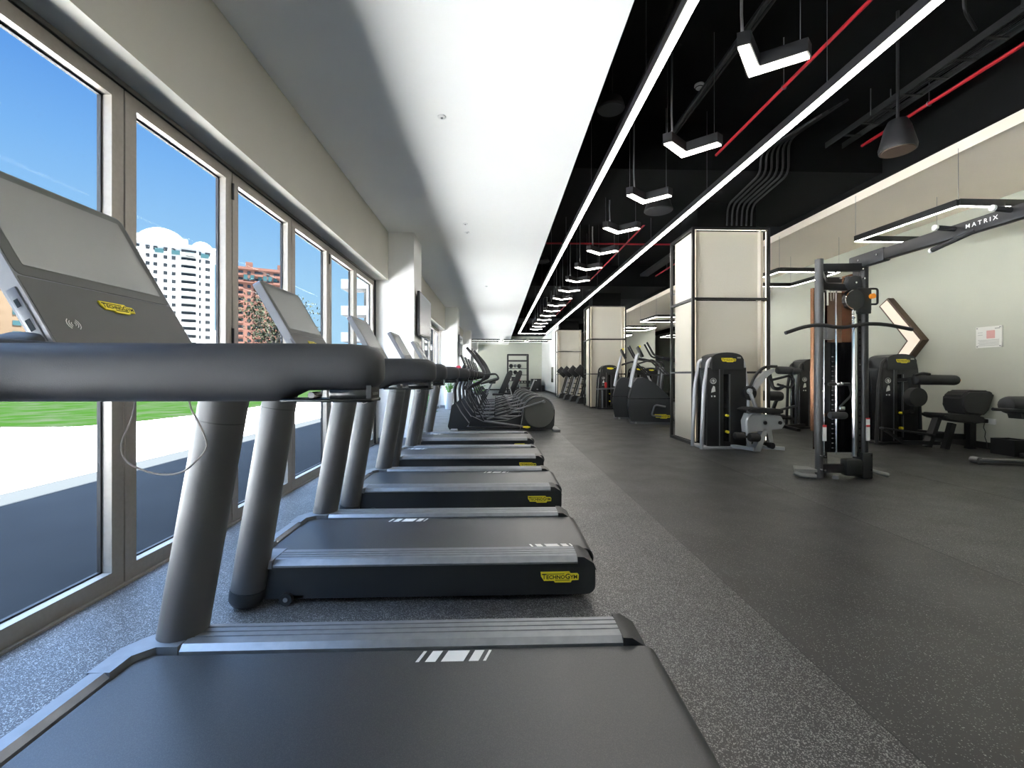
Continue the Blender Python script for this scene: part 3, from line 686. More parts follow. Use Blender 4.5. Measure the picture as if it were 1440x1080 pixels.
# ================================================================== ELLIPTICALS
def elliptical(y0):
    t = thing('elliptical_trainer', 'nearest elliptical trainer, its round black drum facing the aisle', 'elliptical trainer', (.1, y0, 0), 'row of elliptical trainers')
    yc = y0
    b = B()      # rear drum housing
    P = [(.50, .03), (1.18, .03), (1.235, .12)]+[(.90+.352*math.cos(a*math.pi/18), .405+.352*math.sin(a*math.pi/18)) for a in range(0, 17)]+[(.52, .30)]
    b.prism(P, (0, yc-.11, 0), XA, ZA, (0, .22, 0)); dr = b.done('drum_housing', 'dark_plastic', t)
    b = B()
    for s in (-1, 1): b.cyl((.905, yc+s*.11, .395), (.905, yc+s*.135, .395), .325, .315, 32)
    b.done('drum_disc', 'console_face', dr)
    b = B(); 
    for s in (-1, 1):
        b.tube([(.90+.338*math.cos(math.radians(a)), yc+s*.118, .405+.338*math.sin(math.radians(a))) for a in range(10, 190, 12)]+[(.50, yc+s*.118, .05)], .008, 6)
    b.done('drum_trim', 'grey_post', dr)
    B().bx((-.98, yc-.05, .02), (.6, yc+.05, .085), bev=.015).done('base_beam', 'dark_plastic', t)
    b = B(); b.prism([(-1.06, .10), (-1.02, .03), (-.72, .03), (-.60, .16), (-.78, .40), (-.90, .62), (-.98, .55), (-1.02, .30)], (0, yc-.10, 0), XA, ZA, (0, .20, 0)); b.done('front_housing', 'dark_plastic', t)
    for x, n in ((-.92, 'front_foot'), (1.27, 'rear_foot')):
        b = B(); b.box((x, yc, .028), (.15, .62, .055), bev=.015); b.done(n, 'grey_plastic', t)
    b = B(); b.prism([(-.62, .10), (.55, .10), (.55, .34), (.2, .22), (-.3, .20), (-.55, .32)], (0, yc-.06, 0), XA, ZA, (0, .12, 0)); b.done('link_cover', 'dark_plastic', t)
    b = B(); b.tube(fillet([(-.90, yc, .45), (-.93, yc, .95), (-.78, yc, 1.22), (-.70, yc, 1.42)], .2), [.05]*14 and .04, 12); b.done('mast', 'black_metal', t)
    b = B(); U = V((-.35, 0, .9)).normalized(); N = V((.9, 0, .35)).normalized()
    b.box((-.72, yc, 1.50), (.44, .30, .035), 0, (YA, U, N), bev=.01); co = b.done('console', 'black_metal', t)
    B().box(V((-.72, yc, 1.50))+N*.02, (.39, .25, .004), 0, (YA, U, N)).done('screen', 'screen_off', co, smooth=False)
    b = B()
    for s in (-1, 1): b.tube(fillet([(-.80, yc+s*.05, 1.15), (-.55, yc+s*.17, 1.20), (-.02, yc+s*.20, 1.24), (.05, yc+s*.20, 1.12), (-.35, yc+s*.20, 1.02)], .09), .019, 8)
    b.done('fixed_handlebar', 'black_metal', t)
    for s, ph in ((-1, 0), (1, 1)):
        yy = yc+s*.30; k = .10 if ph else 0
        b = B(); b.tube(fillet([(-.64+k*1.2, yy, 1.78-k*.3), (-.50+k, yy, 1.62-k*.2), (-.28+k*.5, yy, 1.28), (-.30, yy, 1.10), (-.55, yy, .98), (-.62, yy, .90)], .12), .020, 9)
        ha = b.done('moving_arm', 'black_metal', t)
        b = B(); b.tube(fillet([(-.64+k*1.2, yy, 1.79-k*.3), (-.50+k, yy, 1.62-k*.2), (-.36+k*.5, yy, 1.42)], .1), .027, 9); b.done('grip', 'rubber', ha)
        b = B(); b.beam((-.66, yy, .94), (-.28-k*2, yy, .24+k*.4), .030, .055, up=(0, 1, 0)); b.cyl((-.66, yy-.03, .94), (-.66, yy+.03, .94), .045, seg=14); b.done('lower_link', 'black_metal', t)
        b = B(); b.beam((-.28-k*2, yy, .24+k*.4), (.55, yy, .12+k*1.6), .035, .05, up=(0, 1, 0), bev=.008); b.done('foot_link', 'grey_post', t)
        b = B(); b.beam((-.22-k, yy-s*.06, .27+k*.8), (1.02, yy-s*.10, .66-k*2.6), .032, .045, up=(0, 1, 0), bev=.008); b.cyl((1.0, yy-s*.16, .645-k*2.55), (1.0, yy, .645-k*2.55), .03, seg=12); b.done('pedal_rail', 'grey_post', t)
        b = B(); b.box((.12, yy-s*.02, .40+k*.2), (.36, .15, .03), 0, (V((.95, 0, .28)), YA, V((-.28, 0, .95))), bev=.01); b.bx((-.06, yy-s*.02-.075, .34+k*.2), (-.04, yy-s*.02+.075, .44+k*.2)); b.done('pedal', 'dark_plastic', t)
    badge((.63, yc-.112, .085), XA, ZA, .17, t, False)
    return t
e0 = elliptical(9.62)
for i, lb in enumerate(('second elliptical trainer from the camera, behind the nearest drum', 'third elliptical trainer from the camera', 'fourth elliptical trainer from the camera', 'fifth elliptical trainer from the camera', 'farthest elliptical trainer of the row')):
    dup(e0, (.1+.0*i, 9.62+1.18*(i+1), 0), None, lb)

# ================================================================== STAIR CLIMBERS
def stair_climber(x, y, label):
    t = thing('stair_climber', label, 'stair climber', (x+.6, y+.4, 0), 'pair of stair climbers')
    b = B(); P = [(0.04, .06), (-.02, .40), (.0, .66), (.10, 1.02), (.20, 1.14), (.34, 1.15), (.60, 1.02), (1.0, .62), (1.05, .10), (.98, .06)]
    b.prism([(x+p, z) for p, z in P], (0, y, 0), XA, ZA, (0, .82, 0))
    bmesh.ops.bevel(b.bm, geom=[e for e in b.bm.edges if len(e.link_faces) == 2 and e.calc_face_angle(0) > 1.3], offset=.05, segments=3, affect='EDGES')
    h = b.done('housing', 'dark_plastic', t, ang=28)
    b = B(); b.prism([(x-.022, .615), (x-.020, .622), (x+1.0, .64), (x+1.0, .632)], (0, y-.003, 0), XA, ZA, (0, .826, 0)); b.done('seam', 'black_gloss', h, smooth=False)
    b = B()
    for k in range(3): b.bx((x+1.02+.16*k, y+.12, .56-.19*k), (x+1.22+.16*k, y+.70, .60-.19*k), bev=.008)
    b.done('step', 'rubber', t)
    b = B(); b.bx((x+.05, y+.04, .0), (x+1.60, y+.10, .06)); b.bx((x+.05, y+.72, 0), (x+1.60, y+.78, .06)); b.bx((x+.02, y-.02, 0), (x+.10, y+.84, .05), bev=.01); b.done('base_frame', 'grey_post', t)
    for yy in (.10, .72):
        b = B(); b.tube(fillet([(x+.04, y+yy, .9), (x+.10, y+yy, 1.25), (x+.22, y+yy, 1.75)], .1), .03, 10); b.done('mast', 'silver_paint', t)
    U = V((-.45, 0, .89)).normalized(); N = V((.89, 0, .45)).normalized()
    b = B(); b.box((x+.28, y+.41, 1.80), (.52, .30, .05), 0, (YA, U, N), bev=.015); co = b.done('console', 'black_metal', t)
    B().box(V((x+.28, y+.41, 1.80))+N*.027, (.44, .22, .004), 0, (YA, U, N)).done('screen', 'black_gloss', co, smooth=False)
    B().box(V((x+.262, y+.148, 1.93)), (.003, .05, .04), 0, (YA, U, N)).done('logo_badge', 'yellow', co, smooth=False)
    for yy in (.06, .76):
        b = B(); b.tube(fillet([(x+.42, y+yy, 2.02), (x+.60, y+yy, 1.68), (x+1.30, y+yy, 1.55), (x+1.33, y+yy, 1.35), (x+1.22, y+yy, .05)], .08), [.024]*99 and .024, 9); b.done('side_rail', 'black_metal', t)
        b = B(); b.tube(fillet([(x+.24, y+yy, 1.50), (x+.56, y+yy, 1.60), (x+.95, y+yy, 1.20), (x+1.22, y+yy, 1.22)], .08), .020, 8); b.done('lower_rail', 'black_metal', t)
        b = B(); b.tube([(x+1.31, y+yy, 1.42), (x+1.24, y+yy, .8), (x+1.22, y+yy, .03)], .034, 10); b.done('rear_post', 'grey_post', t)
    b = B(); b.tube(fillet([(x+.85, y-.05, .44), (x+.60, y-.05, .48), (x+.52, y-.05, .22), (x+.75, y-.05, .20)], .06), .022, 8); b.done('step_handle', 'grey_post', t)
    p = badge((x+.78, y-.004, .20), XA, ZA, .36, t, True)
    b = B(); b.cyl((x+.16, y+.08, .0), (x+.16, y+.08, .05), .05, seg=12); b.cyl((x+.16, y+.74, .0), (x+.16, y+.74, .05), .05, seg=12); b.done('levelling_foot', 'silver_paint', t)
    return t
s0 = stair_climber(3.42, 10.85, 'nearer stair climber, beside the near clad column')
s0.location = (3.96, 11.08, 0); s0.rotation_euler = (0, 0, math.radians(-14))
dup(s0, (3.87, 12.25, 0), None, 'farther stair climber, behind the nearer one')

# ================================================================== UPRIGHT CLIMBERS (far, by the third column)
def upright_climber(x, y, label):
    t = thing('upright_climber', label, 'climbing machine', (x+.3, y, 0), 'row of upright climbers')
    b = B()
    for s in (-.22, .22): b.beam((x-.10, y+s, .08), (x+.25, y+s, 1.25), .05, .05, up=(0, 1, 0))
    b.done('frame', 'black_metal', t, smooth=False)
    b = B()
    for s in (-.13, .13): b.beam((x+.02, y+s, .12), (x+.36, y+s, 1.22), .05, .03, up=(0, 1, 0))
    b.done('rail', 'silver_paint', t, smooth=False)
    b = B(); b.prism([(x-.25, .02), (x+.55, .02), (x+.45, .18), (x-.02, .30), (x-.15, .25)], (0, y-.25, 0), XA, ZA, (0, .5, 0)); b.done('base', 'dark_plastic', t)
    b = B(); b.beam((x-.20, y, 1.55), (x+.18, y, 1.20), .36, .06, up=(0, 1, 0), bev=.01); b.done('console', 'black_metal', t)
    b = B(); b.tube(fillet([(x+.1, y-.30, 1.28), (x+.45, y-.30, 1.32), (x+.45, y+.30, 1.32), (x+.1, y+.30, 1.28)], .08), .022, 7); b.done('handlebar', 'black_metal', t)
    b = B()
    for k in range(4): b.bx((x+.10+.07*k, y-.2, .35+.22*k), (x+.22+.07*k, y+.2, .39+.22*k))
    b.done('rung', 'black_metal', t, smooth=False)
    return t
u0 = upright_climber(3.62, 18.7, 'nearest of the four upright climbers by the far column')
for i, lb in enumerate(('second upright climber from the camera by the far column', 'third upright climber from the camera by the far column', 'farthest upright climber by the far column')):
    dup(u0, (3.92-.06*(i+1), 18.7+1.45*(i+1), 0), None, lb)

# ================================================================== SELECTORISED MACHINES
def stack_tower(t, x0, y0, frame_mat, w=.84, d=.42, plate=True, lettering=True):
    # weight-stack tower facing -Y. x0 left edge, y0 front
    x1 = x0+w; H = 1.57; xc = (x0+x1)/2
    for s, xs in ((1, x0), (-1, x1)):
        for yy in (y0+.05, y0+d-.04):
            b = B(); b.tube(fillet([(xs+s*.02, yy, .0), (xs+s*.06, yy, 1.0), (xs+s*.13, yy, 1.44), (xs+s*.24, yy, 1.50)], .10), .030, 10)
            b.done('side_frame', frame_mat, t)
    b = B(); b.bx((x0+.03, y0, 0), (x1-.03, y0+d, .045), bev=.01); b.done('base_plate', frame_mat, t)
    b = B(); b.bx((x0+.105, y0+.02, .05), (xc-.045, y0+.06, 1.33), bev=.008); b.bx((xc+.045, y0+.02, .05), (x1-.09, y0+.06, 1.33), bev=.008)
    b.bx((xc-.045, y0+.02, 1.22), (xc+.045, y0+.06, 1.33)); b.bx((xc-.045, y0+.02, .05), (xc+.045, y0+.06, .12))
    sh = b.done('front_shroud', 'black_metal', t)
    b = B(); b.bx((x0+.12, y0+.05, .05), (x1-.10, y0+d-.03, 1.33)); b.done('stack_housing', 'black_gloss', t, smooth=False)
    b = B(); b.bx((x0+.295, y0+.008, .06), (x0+.308, y0+.022, 1.33)); b.bx((xc+.046, y0+.008, .12), (xc+.056, y0+.022, 1.22)); b.done('trim_line', 'grey_post', sh, smooth=False)
    b = B(); P = [(x0+.17, 1.30), (x1-.15, 1.30), (x1-.15, 1.46)]+[(xc+(w/2-.17)*math.cos(a), 1.49+.085*math.sin(a)) for a in [math.pi*k/10 for k in range(1, 10)]]+[(x0+.17, 1.46)]
    b.prism(P, (0, y0-.01, 0), XA, ZA, (0, d-.02, 0)); b.done('top_cap', 'dark_plastic', t)
    badge((xc+.02, y0-.011, 1.45), XA, ZA, .24, t, lettering)
    b = B(); b.bx((x1-.26, y0-.013, 1.475), (x1-.20, y0-.011, 1.50)); b.done('maker_label', 'print_grey', t, smooth=False)
    b = B()
    for z, r in ((1.11, .050), (1.10, .033)): b.tube([(x0+.20+r*math.cos(a), y0+.017, z+r*math.sin(a)*.9) for a in [math.pi*2*k/16 for k in range(16)]], .003, 5, closed=True)
    b.bx((x0+.19, y0+.012, 1.085), (x0+.197, y0+.018, 1.135)); b.bx((x0+.205, y0+.012, 1.085), (x0+.212, y0+.018, 1.135))
    b.prism([(x0+.165, .92), (x0+.235, .94), (x0+.225, 1.02), (x0+.20, 1.03), (x0+.175, .98)], (0, y0+.013, 0), XA, ZA, (0, .004, 0))
    b.bx((x0+.165, y0+.013, .85), (x0+.185, y0+.018, .875)); b.bx((x0+.21, y0+.013, .85), (x0+.235, y0+.018, .875))
    b.done('instruction_graphic', 'white_plastic', sh)
    b = B(); b.cyl((xc, y0-.03, .55), (xc, y0+.03, .55), .020, seg=14); b.cyl((xc+.005, y0-.02, .285), (xc+.005, y0+.03, .285), .024, seg=14)
    b.done('selector_knob', 'yellow', t)
    return t
# A: silver machine in front of the near column
t = thing('weight_machine', 'silver-framed abdominal weight machine in front of the near clad column', 'weight machine', (3.9, 7.2, 0), 'weight-stack machines')
stack_tower(t, 3.31, 7.03, 'silver_paint')
A0 = len(ALL)
b = B(); b.beam((4.10, 7.30, .05), (4.35, 6.92, .05), .07, .05); b.beam((4.30, 7.35, .05), (4.95, 6.95, .05), .07, .05); b.done('base_beam', 'silver_paint', t)
b = B(); b.prism([(4.26, .30), (4.92, .36), (4.98, .44), (4.90, .56), (4.45, .60), (4.30, .60), (4.24, .48)], (0, 6.98, 0), XA, ZA, (0, .14, 0)); b.done('leg_housing', 'silver_paint', t)
b = B(); b.tube(fillet([(4.28, 6.96, .12), (4.24, 6.96, .50), (4.32, 6.96, .60), (4.50, 6.96, .60)], .08), .028, 9); b.prism([(4.40, .0), (4.52, .0), (4.66, .34), (4.58, .36)], (0, 6.98, 0), XA, ZA, (0, .12, 0)); b.prism([(4.66, .34), (4.76, .34), (4.80, .08), (4.74, .06)], (0, 7.02, 0), XA, ZA, (0, .06, 0)); b.done('leg', 'silver_paint', t)
b = B(); b.cyl((4.60, 6.955, .455), (4.60, 6.99, .455), .028, seg=14); b.cyl((4.88, 6.955, .455), (4.88, 6.99, .455), .028, seg=14); b.cyl((4.74, 6.97, .09), (4.74, 7.12, .09), .05, seg=14); b.done('pivot_bolt', 'black_metal', t)
b = B(); b.prism([(4.16, .66), (4.24, .63), (4.80, .60), (4.86, .64), (4.80, .68), (4.45, .70), (4.25, .70)], (0, 6.82, 0), XA, ZA, (0, .34, 0)); bmesh.ops.bevel(b.bm, geom=b.bm.edges[:], offset=.018, segments=2, affect='EDGES'); b.done('seat', 'upholstery', t)
b = B(); b.rod((3.95, 6.86, .27), (4.14, 6.86, .26), .055); b.rod((4.20, 6.84, .25), (4.40, 6.84, .24), .068); b.done('foot_roller', 'upholstery', t)
b = B(); b.cyl((4.0, 6.88, .26), (4.42, 6.88, .24), .016, seg=8); b.cyl((4.17, 7.2, .2), (4.17, 6.86, .25), .02, seg=8); b.done('roller_axle', 'black_metal', t)
b = B(); b.cyl((4.36, 7.02, .92), (4.36, 7.10, .92), .115, seg=26); b.done('cam', 'black_metal', t)
b = B(); b.beam((4.33, 7.0, .95), (4.46, 7.0, .66), .05, .045, up=(0, 1, 0), bev=.01); b.cyl((4.33, 6.98, .95), (4.33, 7.05, .95), .045, seg=14)
b.done('link_arm', 'silver_paint', t)
b = B(); pts = [(4.42, .98), (4.52, 1.12), (4.66, 1.24), (4.80, 1.29)]
b.prism([(4.38, .97), (4.46, 1.12), (4.62, 1.26), (4.80, 1.31), (4.82, 1.27), (4.68, 1.18), (4.55, 1.05), (4.47, .95)], (0, 7.02, 0), XA, ZA, (0, .05, 0)); b.done('swing_arm', 'silver_paint', t)
b = B(); b.tube(fillet([(4.34, 7.0, 1.02), (4.44, 7.0, 1.22), (4.62, 7.0, 1.345), (4.84, 7.0, 1.34)], .1), .024, 9); b.done('arm_guard', 'black_metal', t)
b = B(); b.rod((4.82, 6.98, 1.285), (5.16, 6.98, 1.275), .062); b.rod((5.08, 6.94, 1.27), (5.22, 6.94, 1.27), .052); b.done('chest_pad', 'upholstery', t)
b = B(); b.tube(fillet([(4.72, 7.02, 1.12), (5.08, 7.0, 1.20), (5.16, 6.98, 1.12), (5.08, 6.98, 1.00), (4.85, 7.0, 1.06)], .06), .020, 8); b.tube(fillet([(4.74, 7.05, 1.22), (4.80, 7.05, 1.0), (4.92, 7.05, .98), (4.98, 7.0, 1.04)], .05), .03, 8); b.done('hand_grip', 'rubber', t)
for o_ in ALL[A0:]:      # seat assembly sits slightly narrower and in front of the tower
    for v_ in o_.data.vertices:
        xw = v_.co.x+3.9; v_.co.x = 3.66+(xw-3.95)*.858-3.9; v_.co.y -= .17
# B: black machine between column and cable tower
t = thing('weight_machine', 'black weight machine half hidden behind the left upright of the cable tower', 'weight machine', (7.1, 9.7, 0), 'weight-stack machines')
stack_tower(t, 6.72, 9.68, 'black_metal')
b = B(); b.beam((6.9, 9.7, .08), (5.95, 9.35, .08), .09, .07); b.beam((6.3, 9.45, .08), (6.3, 9.0, .06), .07, .06); b.beam((6.65, 9.7, .22), (6.2, 9.45, .30), .06, .06); b.done('base_beam', 'black_metal', t)
b = B(); b.rod((5.62, 9.3, .77), (6.14, 9.3, .75), .105); b.done('back_roller', 'upholstery', t)
b = B(); b.tube(fillet([(6.12, 9.3, .76), (6.02, 9.32, .66), (5.95, 9.35, .40), (6.02, 9.4, .10)], .1), .038, 9); b.beam((6.0, 9.35, .42), (6.75, 9.72, .52), .05, .04); b.beam((5.98, 9.35, .27), (6.35, 9.35, .27), .04, .04); b.done('support_arm', 'black_metal', t)
b = B(); b.box((5.85, 9.35, .42), (.44, .36, .07), bev=.025); b.done('seat', 'upholstery', t)
# C: black machine at right
t = thing('weight_machine', 'black weight machine with seat and thigh rollers, right of the cable tower', 'weight machine', (6.95, 7.7, 0), 'weight-stack machines')

stack_tower(t, 6.50, 7.43, 'black_metal')
b = B(); b.beam((7.25, 7.65, .20), (7.28, 7.0, .22), .07, .10); b.beam((7.20, 6.95, .0), (7.32, 6.95, .42), .08, .08, up=(0, 1, 0)); b.beam((7.0, 7.0, .22), (7.8, 7.05, .18), .07, .09); b.beam((7.66, 6.98, .0), (7.66, 6.98, .48), .10, .10); b.beam((6.9, 6.95, .04), (7.1, 6.98, .50), .07, .10, up=(0, 1, 0)); b.done('seat_frame', 'black_metal', t)
b = B(); b.prism([(7.02, .55), (7.10, .50), (7.55, .42), (7.70, .44), (7.74, .52), (7.60, .56), (7.22, .58), (7.06, .59)], (0, 6.80, 0), XA, ZA, (0, .40, 0)); bmesh.ops.bevel(b.bm, geom=b.bm.edges[:], offset=.02, segments=2, affect='EDGES'); b.done('seat', 'upholstery', t)
b = B(); b.prism([(7.38, .58), (7.70, .54), (7.80, .62), (7.90, .90), (7.80, .96), (7.45, .96), (7.33, .86), (7.36, .72)], (0, 6.80, 0), XA, ZA, (0, .34, 0)); bmesh.ops.bevel(b.bm, geom=b.bm.edges[:], offset=.035, segments=3, affect='EDGES'); b.done('backrest', 'upholstery', t)
b = B(); b.rod((6.88, 7.15, 1.13), (7.62, 7.15, 1.12), .085); b.done('thigh_roller', 'upholstery', t)
b = B(); b.cyl((6.86, 7.05, .84), (6.86, 7.17, .84), .155, seg=24); b.done('pivot_pad', 'upholstery', t)
b = B(); b.cyl((7.60, 7.15, 1.12), (7.67, 7.15, 1.12), .022, seg=10); b.done('end_knob', 'orange', t)
b = B(); b.beam((6.95, 7.22, .60), (6.9, 7.22, 1.15), .07, .07); b.beam((6.9, 7.2, 1.14), (6.9, 7.65, 1.1), .06, .06); b.beam((6.9, 7.2, .6), (7.0, 7.65, .5), .06, .06); b.tube(fillet([(6.85, 7.12, 1.20), (7.0, 7.12, 1.24), (7.12, 7.12, 1.22)], .05), .022, 8); b.cyl((7.27, 7.62, .45), (7.27, 7.58, .45), .02, seg=10); b.done('swing_arm', 'black_metal', t)
b = B(); b.beam((6.05, 6.85, .36), (7.0, 6.95, .23), .09, .03, bev=.008); b.beam((6.1, 6.85, .33), (6.45, 6.9, .12), .04, .04); b.beam((6.45, 6.9, .12), (7.1, 6.95, .10), .06, .06); b.done('foot_plate', 'dark_plastic', t)
t.location.x += .10
# E, F distant towers
t = thing('weight_machine', 'black weight machine beside the middle clad column', 'weight machine', (4.0, 15.7, 0), 'weight-stack machines')
stack_tower(t, 3.58, 15.55, 'black_metal', lettering=False)
b = B(); b.beam((3.5, 15.4, .72), (4.2, 15.4, .75), .05, .05); b.tube([(3.72, 15.45, .05), (3.72, 15.45, .68)], .03, 8); b.done('bar', 'grey_post', t)
b = B(); b.bx((4.15, 14.95, .40), (4.6, 15.35, .48), bev=.02); b.beam((4.4, 15.15, 0), (4.4, 15.15, .42), .08, .08); b.done('seat', 'upholstery', t)
B().bx((3.78, 15.38, .76), (3.86, 15.42, .96), bev=.01).done('towel', 'sticker_red', t)
t = thing('weight_machine', 'black weight machine seen through the rails of the stair climbers', 'weight machine', (7.1, 20.6, 0), 'weight-stack machines')
stack_tower(t, 6.85, 20.6, 'black_metal', lettering=False)
b = B(); b.bx((6.1, 20.0, .42), (6.6, 20.4, .5), bev=.02); b.beam((6.35, 20.2, 0), (6.35, 20.2, .42), .08, .08); b.beam((6.35, 20.3, .06), (7.0, 20.7, .06), .08, .06); b.done('seat', 'upholstery', t)
t = thing('weight_machine', 'black pressing machine with white frame arms, behind the stair climbers', 'weight machine', (5.4, 17.5, 0), 'weight-stack machines')
stack_tower(t, 5.3, 17.6, 'black_metal', lettering=False)
b = B(); b.tube(fillet([(5.0, 17.3, 1.3), (4.9, 17.2, .9), (5.3, 17.4, .6)], .1), .035, 9); b.tube(fillet([(5.9, 17.3, 1.35), (6.1, 17.2, .9), (5.7, 17.4, .6)], .1), .035, 9); b.done('press_arm', 'silver_paint', t)
b = B(); b.bx((5.3, 16.9, .42), (5.8, 17.3, .5), bev=.02); b.beam((5.55, 17.1, 0), (5.55, 17.1, .42), .08, .08); b.done('seat', 'upholstery', t)
# D: machine clipped by the right edge
t = thing('weight_bench', 'black padded bench machine clipped by the right edge of the photo', 'bench', (6.9, 5.7, 0))
b = B(); b.rod((6.60, 5.70, .80), (7.25, 5.70, .80), .12); b.prism([(6.75, .62), (7.3, .60), (7.3, .78), (6.70, .78)], (0, 5.62, 0), XA, ZA, (0, .16, 0)); b.done('pad', 'upholstery', t)
b = B(); b.cyl((6.32, 5.6, .755), (6.78, 5.6, .735), .022, seg=10); b.beam((6.75, 5.65, .74), (6.95, 5.65, .60), .09, .08, bev=.01); b.done('grip_bar', 'black_metal', t)
b = B(); b.beam((6.30, 5.78, .05), (7.4, 5.55, .05), .09, .05, bev=.012); b.beam((7.1, 5.62, .05), (7.05, 5.66, .7), .08, .08); b.beam((7.35, 5.3, .04), (7.35, 5.9, .04), .08, .06); b.cyl((6.30, 5.74, .05), (6.30, 5.84, .05), .045, seg=14); b.done('base_frame', 'grey_post', t)

t.location.x += .22
# ================================================================== CABLE TOWER WITH BOOM
t = thing('cable_tower', 'tall black cable crossover tower with lettered overhead boom', 'cable machine', (4.05, 5.3, 0))
xl, xr, yf, yb = 3.77, 4.31, 5.04, 5.48
for x, y, n in ((xl, yf, 'upright'), (xr, yf, 'upright'), (xl+.42, yb+.05, 'upright')):
    b = B(); b.tube([(x, y, .0), (x, y, 2.56)], .044, 16); b.done(n, 'upright_grey' if x == xl and y == yf else 'black_metal', t)
b = B(); b.bx((xr-.02, yf+.05, .0), (xr+.05, yf+.14, 2.5)); b.bx((xr+.30, yf+.42, .0), (xr+.38, yf+.5, 2.5)); b.done('rear_column', 'black_metal', t, smooth=False)
b = B(); b.cyl((xr-.115, yf-.0, .25), (xr-.115, yf, 2.36), .030, seg=16); b.done('guide_tube', 'chrome', t)
b = B(); b.bx((xr-.075, yf-.01, .25), (xr-.045, yf+.03, 2.36))
for k in range(24): b.cyl((xr-.060, yf-.014, .35+k*.075), (xr-.060, yf-.008, .35+k*.075), .009, seg=8, m=1)
b.done('adjustment_track', ['black_metal', 'black_gloss'], t)
b = B(); b.cyl((xl+.13, yf+.10, .25), (xl+.13, yf+.10, 2.30), .013, seg=10); b.cyl((xl+.30, yf+.12, .25), (xl+.30, yf+.12, 2.30), .010, seg=10); b.done('guide_rod', 'chrome', t)
b = B(); b.bx((xl+.11, yf+.16, .27), (xr-.02, yf+.20, 1.60)); b.done('weight_shroud', 'black_gloss', t, smooth=False)
b = B()
for k in range(20): b.bx((xl+.20, yf+.22, .30+k*.058), (xr+.02, yf+.36, .352+k*.058))
for k in range(20): b.bx((xl+.275, yf+.155, .32+k*.058), (xl+.295, yf+.16, .328+k*.058), 1)
ws = b.done('weight_stack', ['black_metal', 'grey_plastic'], t, smooth=False)
b = B(); b.tube([(xl+.285, yf+.16, .72), (xl+.285, yf+.10, .72)], [.016, .030], 14); b.done('selector_knob', 'orange', t)
b = B(); b.bx((xl+.20, yf+.36, .50), (xl+.225, yf+.42, 2.30)); b.done('side_shroud', 'bronze', t, smooth=False)
b = B(); b.bx((xl+.225, yf+.40, .27), (xr+.30, yf+.41, 2.25)); b.done('rear_shroud', 'tinted_acrylic', t, smooth=False)
b = B(); b.bx((xr+.052, yf+.10, .3), (xr+.064, yf+.4, 2.45)); b.done('side_trim', 'bronze', t, smooth=False)
# head
b = B(); b.beam((xl, yf, 2.46), (xr, yf, 2.47), .07, .09, bev=.01); b.beam((xl, yf, 2.24), (xr-.15, yf+.05, 2.24), .07, .08, bev=.01); b.beam((xl, yf, 2.42), (xl+.42, yb+.05, 2.42), .06, .07); b.beam((xr, yf, 2.42), (xr+.3, yb, 2.42), .07, .08); b.beam((xl+.42, yb+.05, 2.42), (xr+.3, yb, 2.42), .06, .07); b.done('head_frame', 'black_metal', t)
b = B(); b.cyl((xr-.14, yf-.04, 2.28), (xr-.14, yf+.03, 2.28), .085, seg=24); b.bx((xr-.22, yf-.035, 2.28), (xr-.06, yf+.02, 2.36), bev=.01); b.done('head_pulley', 'dark_plastic', t)
for (x, z) in ((xl+.06, 2.40), (xl+.16, 2.40), (xl+.22, 2.33), (xr-.14, 2.28), (xr-.04, 2.33), (xr-.06, 2.44), (xl-.012, .27), (xl-.012, .11), (xl+.03, .26), (xl+.03, .10), (xr+.04, .27), (xr+.04, .10), (xl, 1.17), (xl, 1.02)):
    b = B(); b.cyl((x, yf-.060, z), (x, yf-.04, z), .011, seg=8); b.done('bolt', 'chrome', t)
b = B(); b.bx((xl+.085, yf-.01, 2.02), (xl+.105, yf+.0, 2.26)); b.tube([(xl+.16, yf+.03, 2.25), (xl+.165, yf+.03, 2.08), (xl+.195, yf+.03, 2.08), (xl+.20, yf+.03, 2.25)], .005, 6); b.done('cable', 'chrome', t)
# adjustable trolley with pulley and handle
b = B(); b.bx((xr-.09, yf-.05, 1.96), (xr+.05, yf-.035, 2.22), bev=.005); b.bx((xr-.12, yf-.055, 1.92), (xr+.045, yf+.05, 2.22), bev=.01); tr = b.done('trolley', 'black_metal', t)
b = B(); b.cyl((xr-.16, yf-.06, 2.08), (xr-.16, yf-.02, 2.08), .125, seg=30); b.done('pulley_wheel', 'black_gloss', tr)
b = B(); b.tube([(xr-.16+.115*math.cos(a), yf-.065, 2.08+.115*math.sin(a)) for a in [math.radians(q) for q in range(100, 260, 12)]], .007, 6); b.done('cable_guard', 'chrome', tr)
b = B(); b.tube(fillet([(xr+.03, yf-.05, 2.21), (xr+.12, yf-.05, 2.21), (xr+.12, yf-.05, 2.03), (xr+.03, yf-.05, 2.03)], .03), .012, 8); b.done('trolley_handle', 'black_metal', tr)
B().cyl((xr+.04, yf-.09, 2.12), (xr+.04, yf-.03, 2.12), .030, seg=14).done('release_knob', 'orange', tr)
b = B(); b.tube([(xr-.19, yf-.07, 1.96), (xr-.185, yf-.07, 1.90), (xr-.19, yf-.10, 1.86)], .006, 6)
for z in (1.92, 1.88, 1.84, 1.81): b.tube([(xr-.185+.012*math.cos(a), yf-.07, z+.022*math.sin(a)) for a in [math.pi*2*k/10 for k in range(10)]], .004, 6, closed=True)
b.done('carabiner', 'chrome', tr)
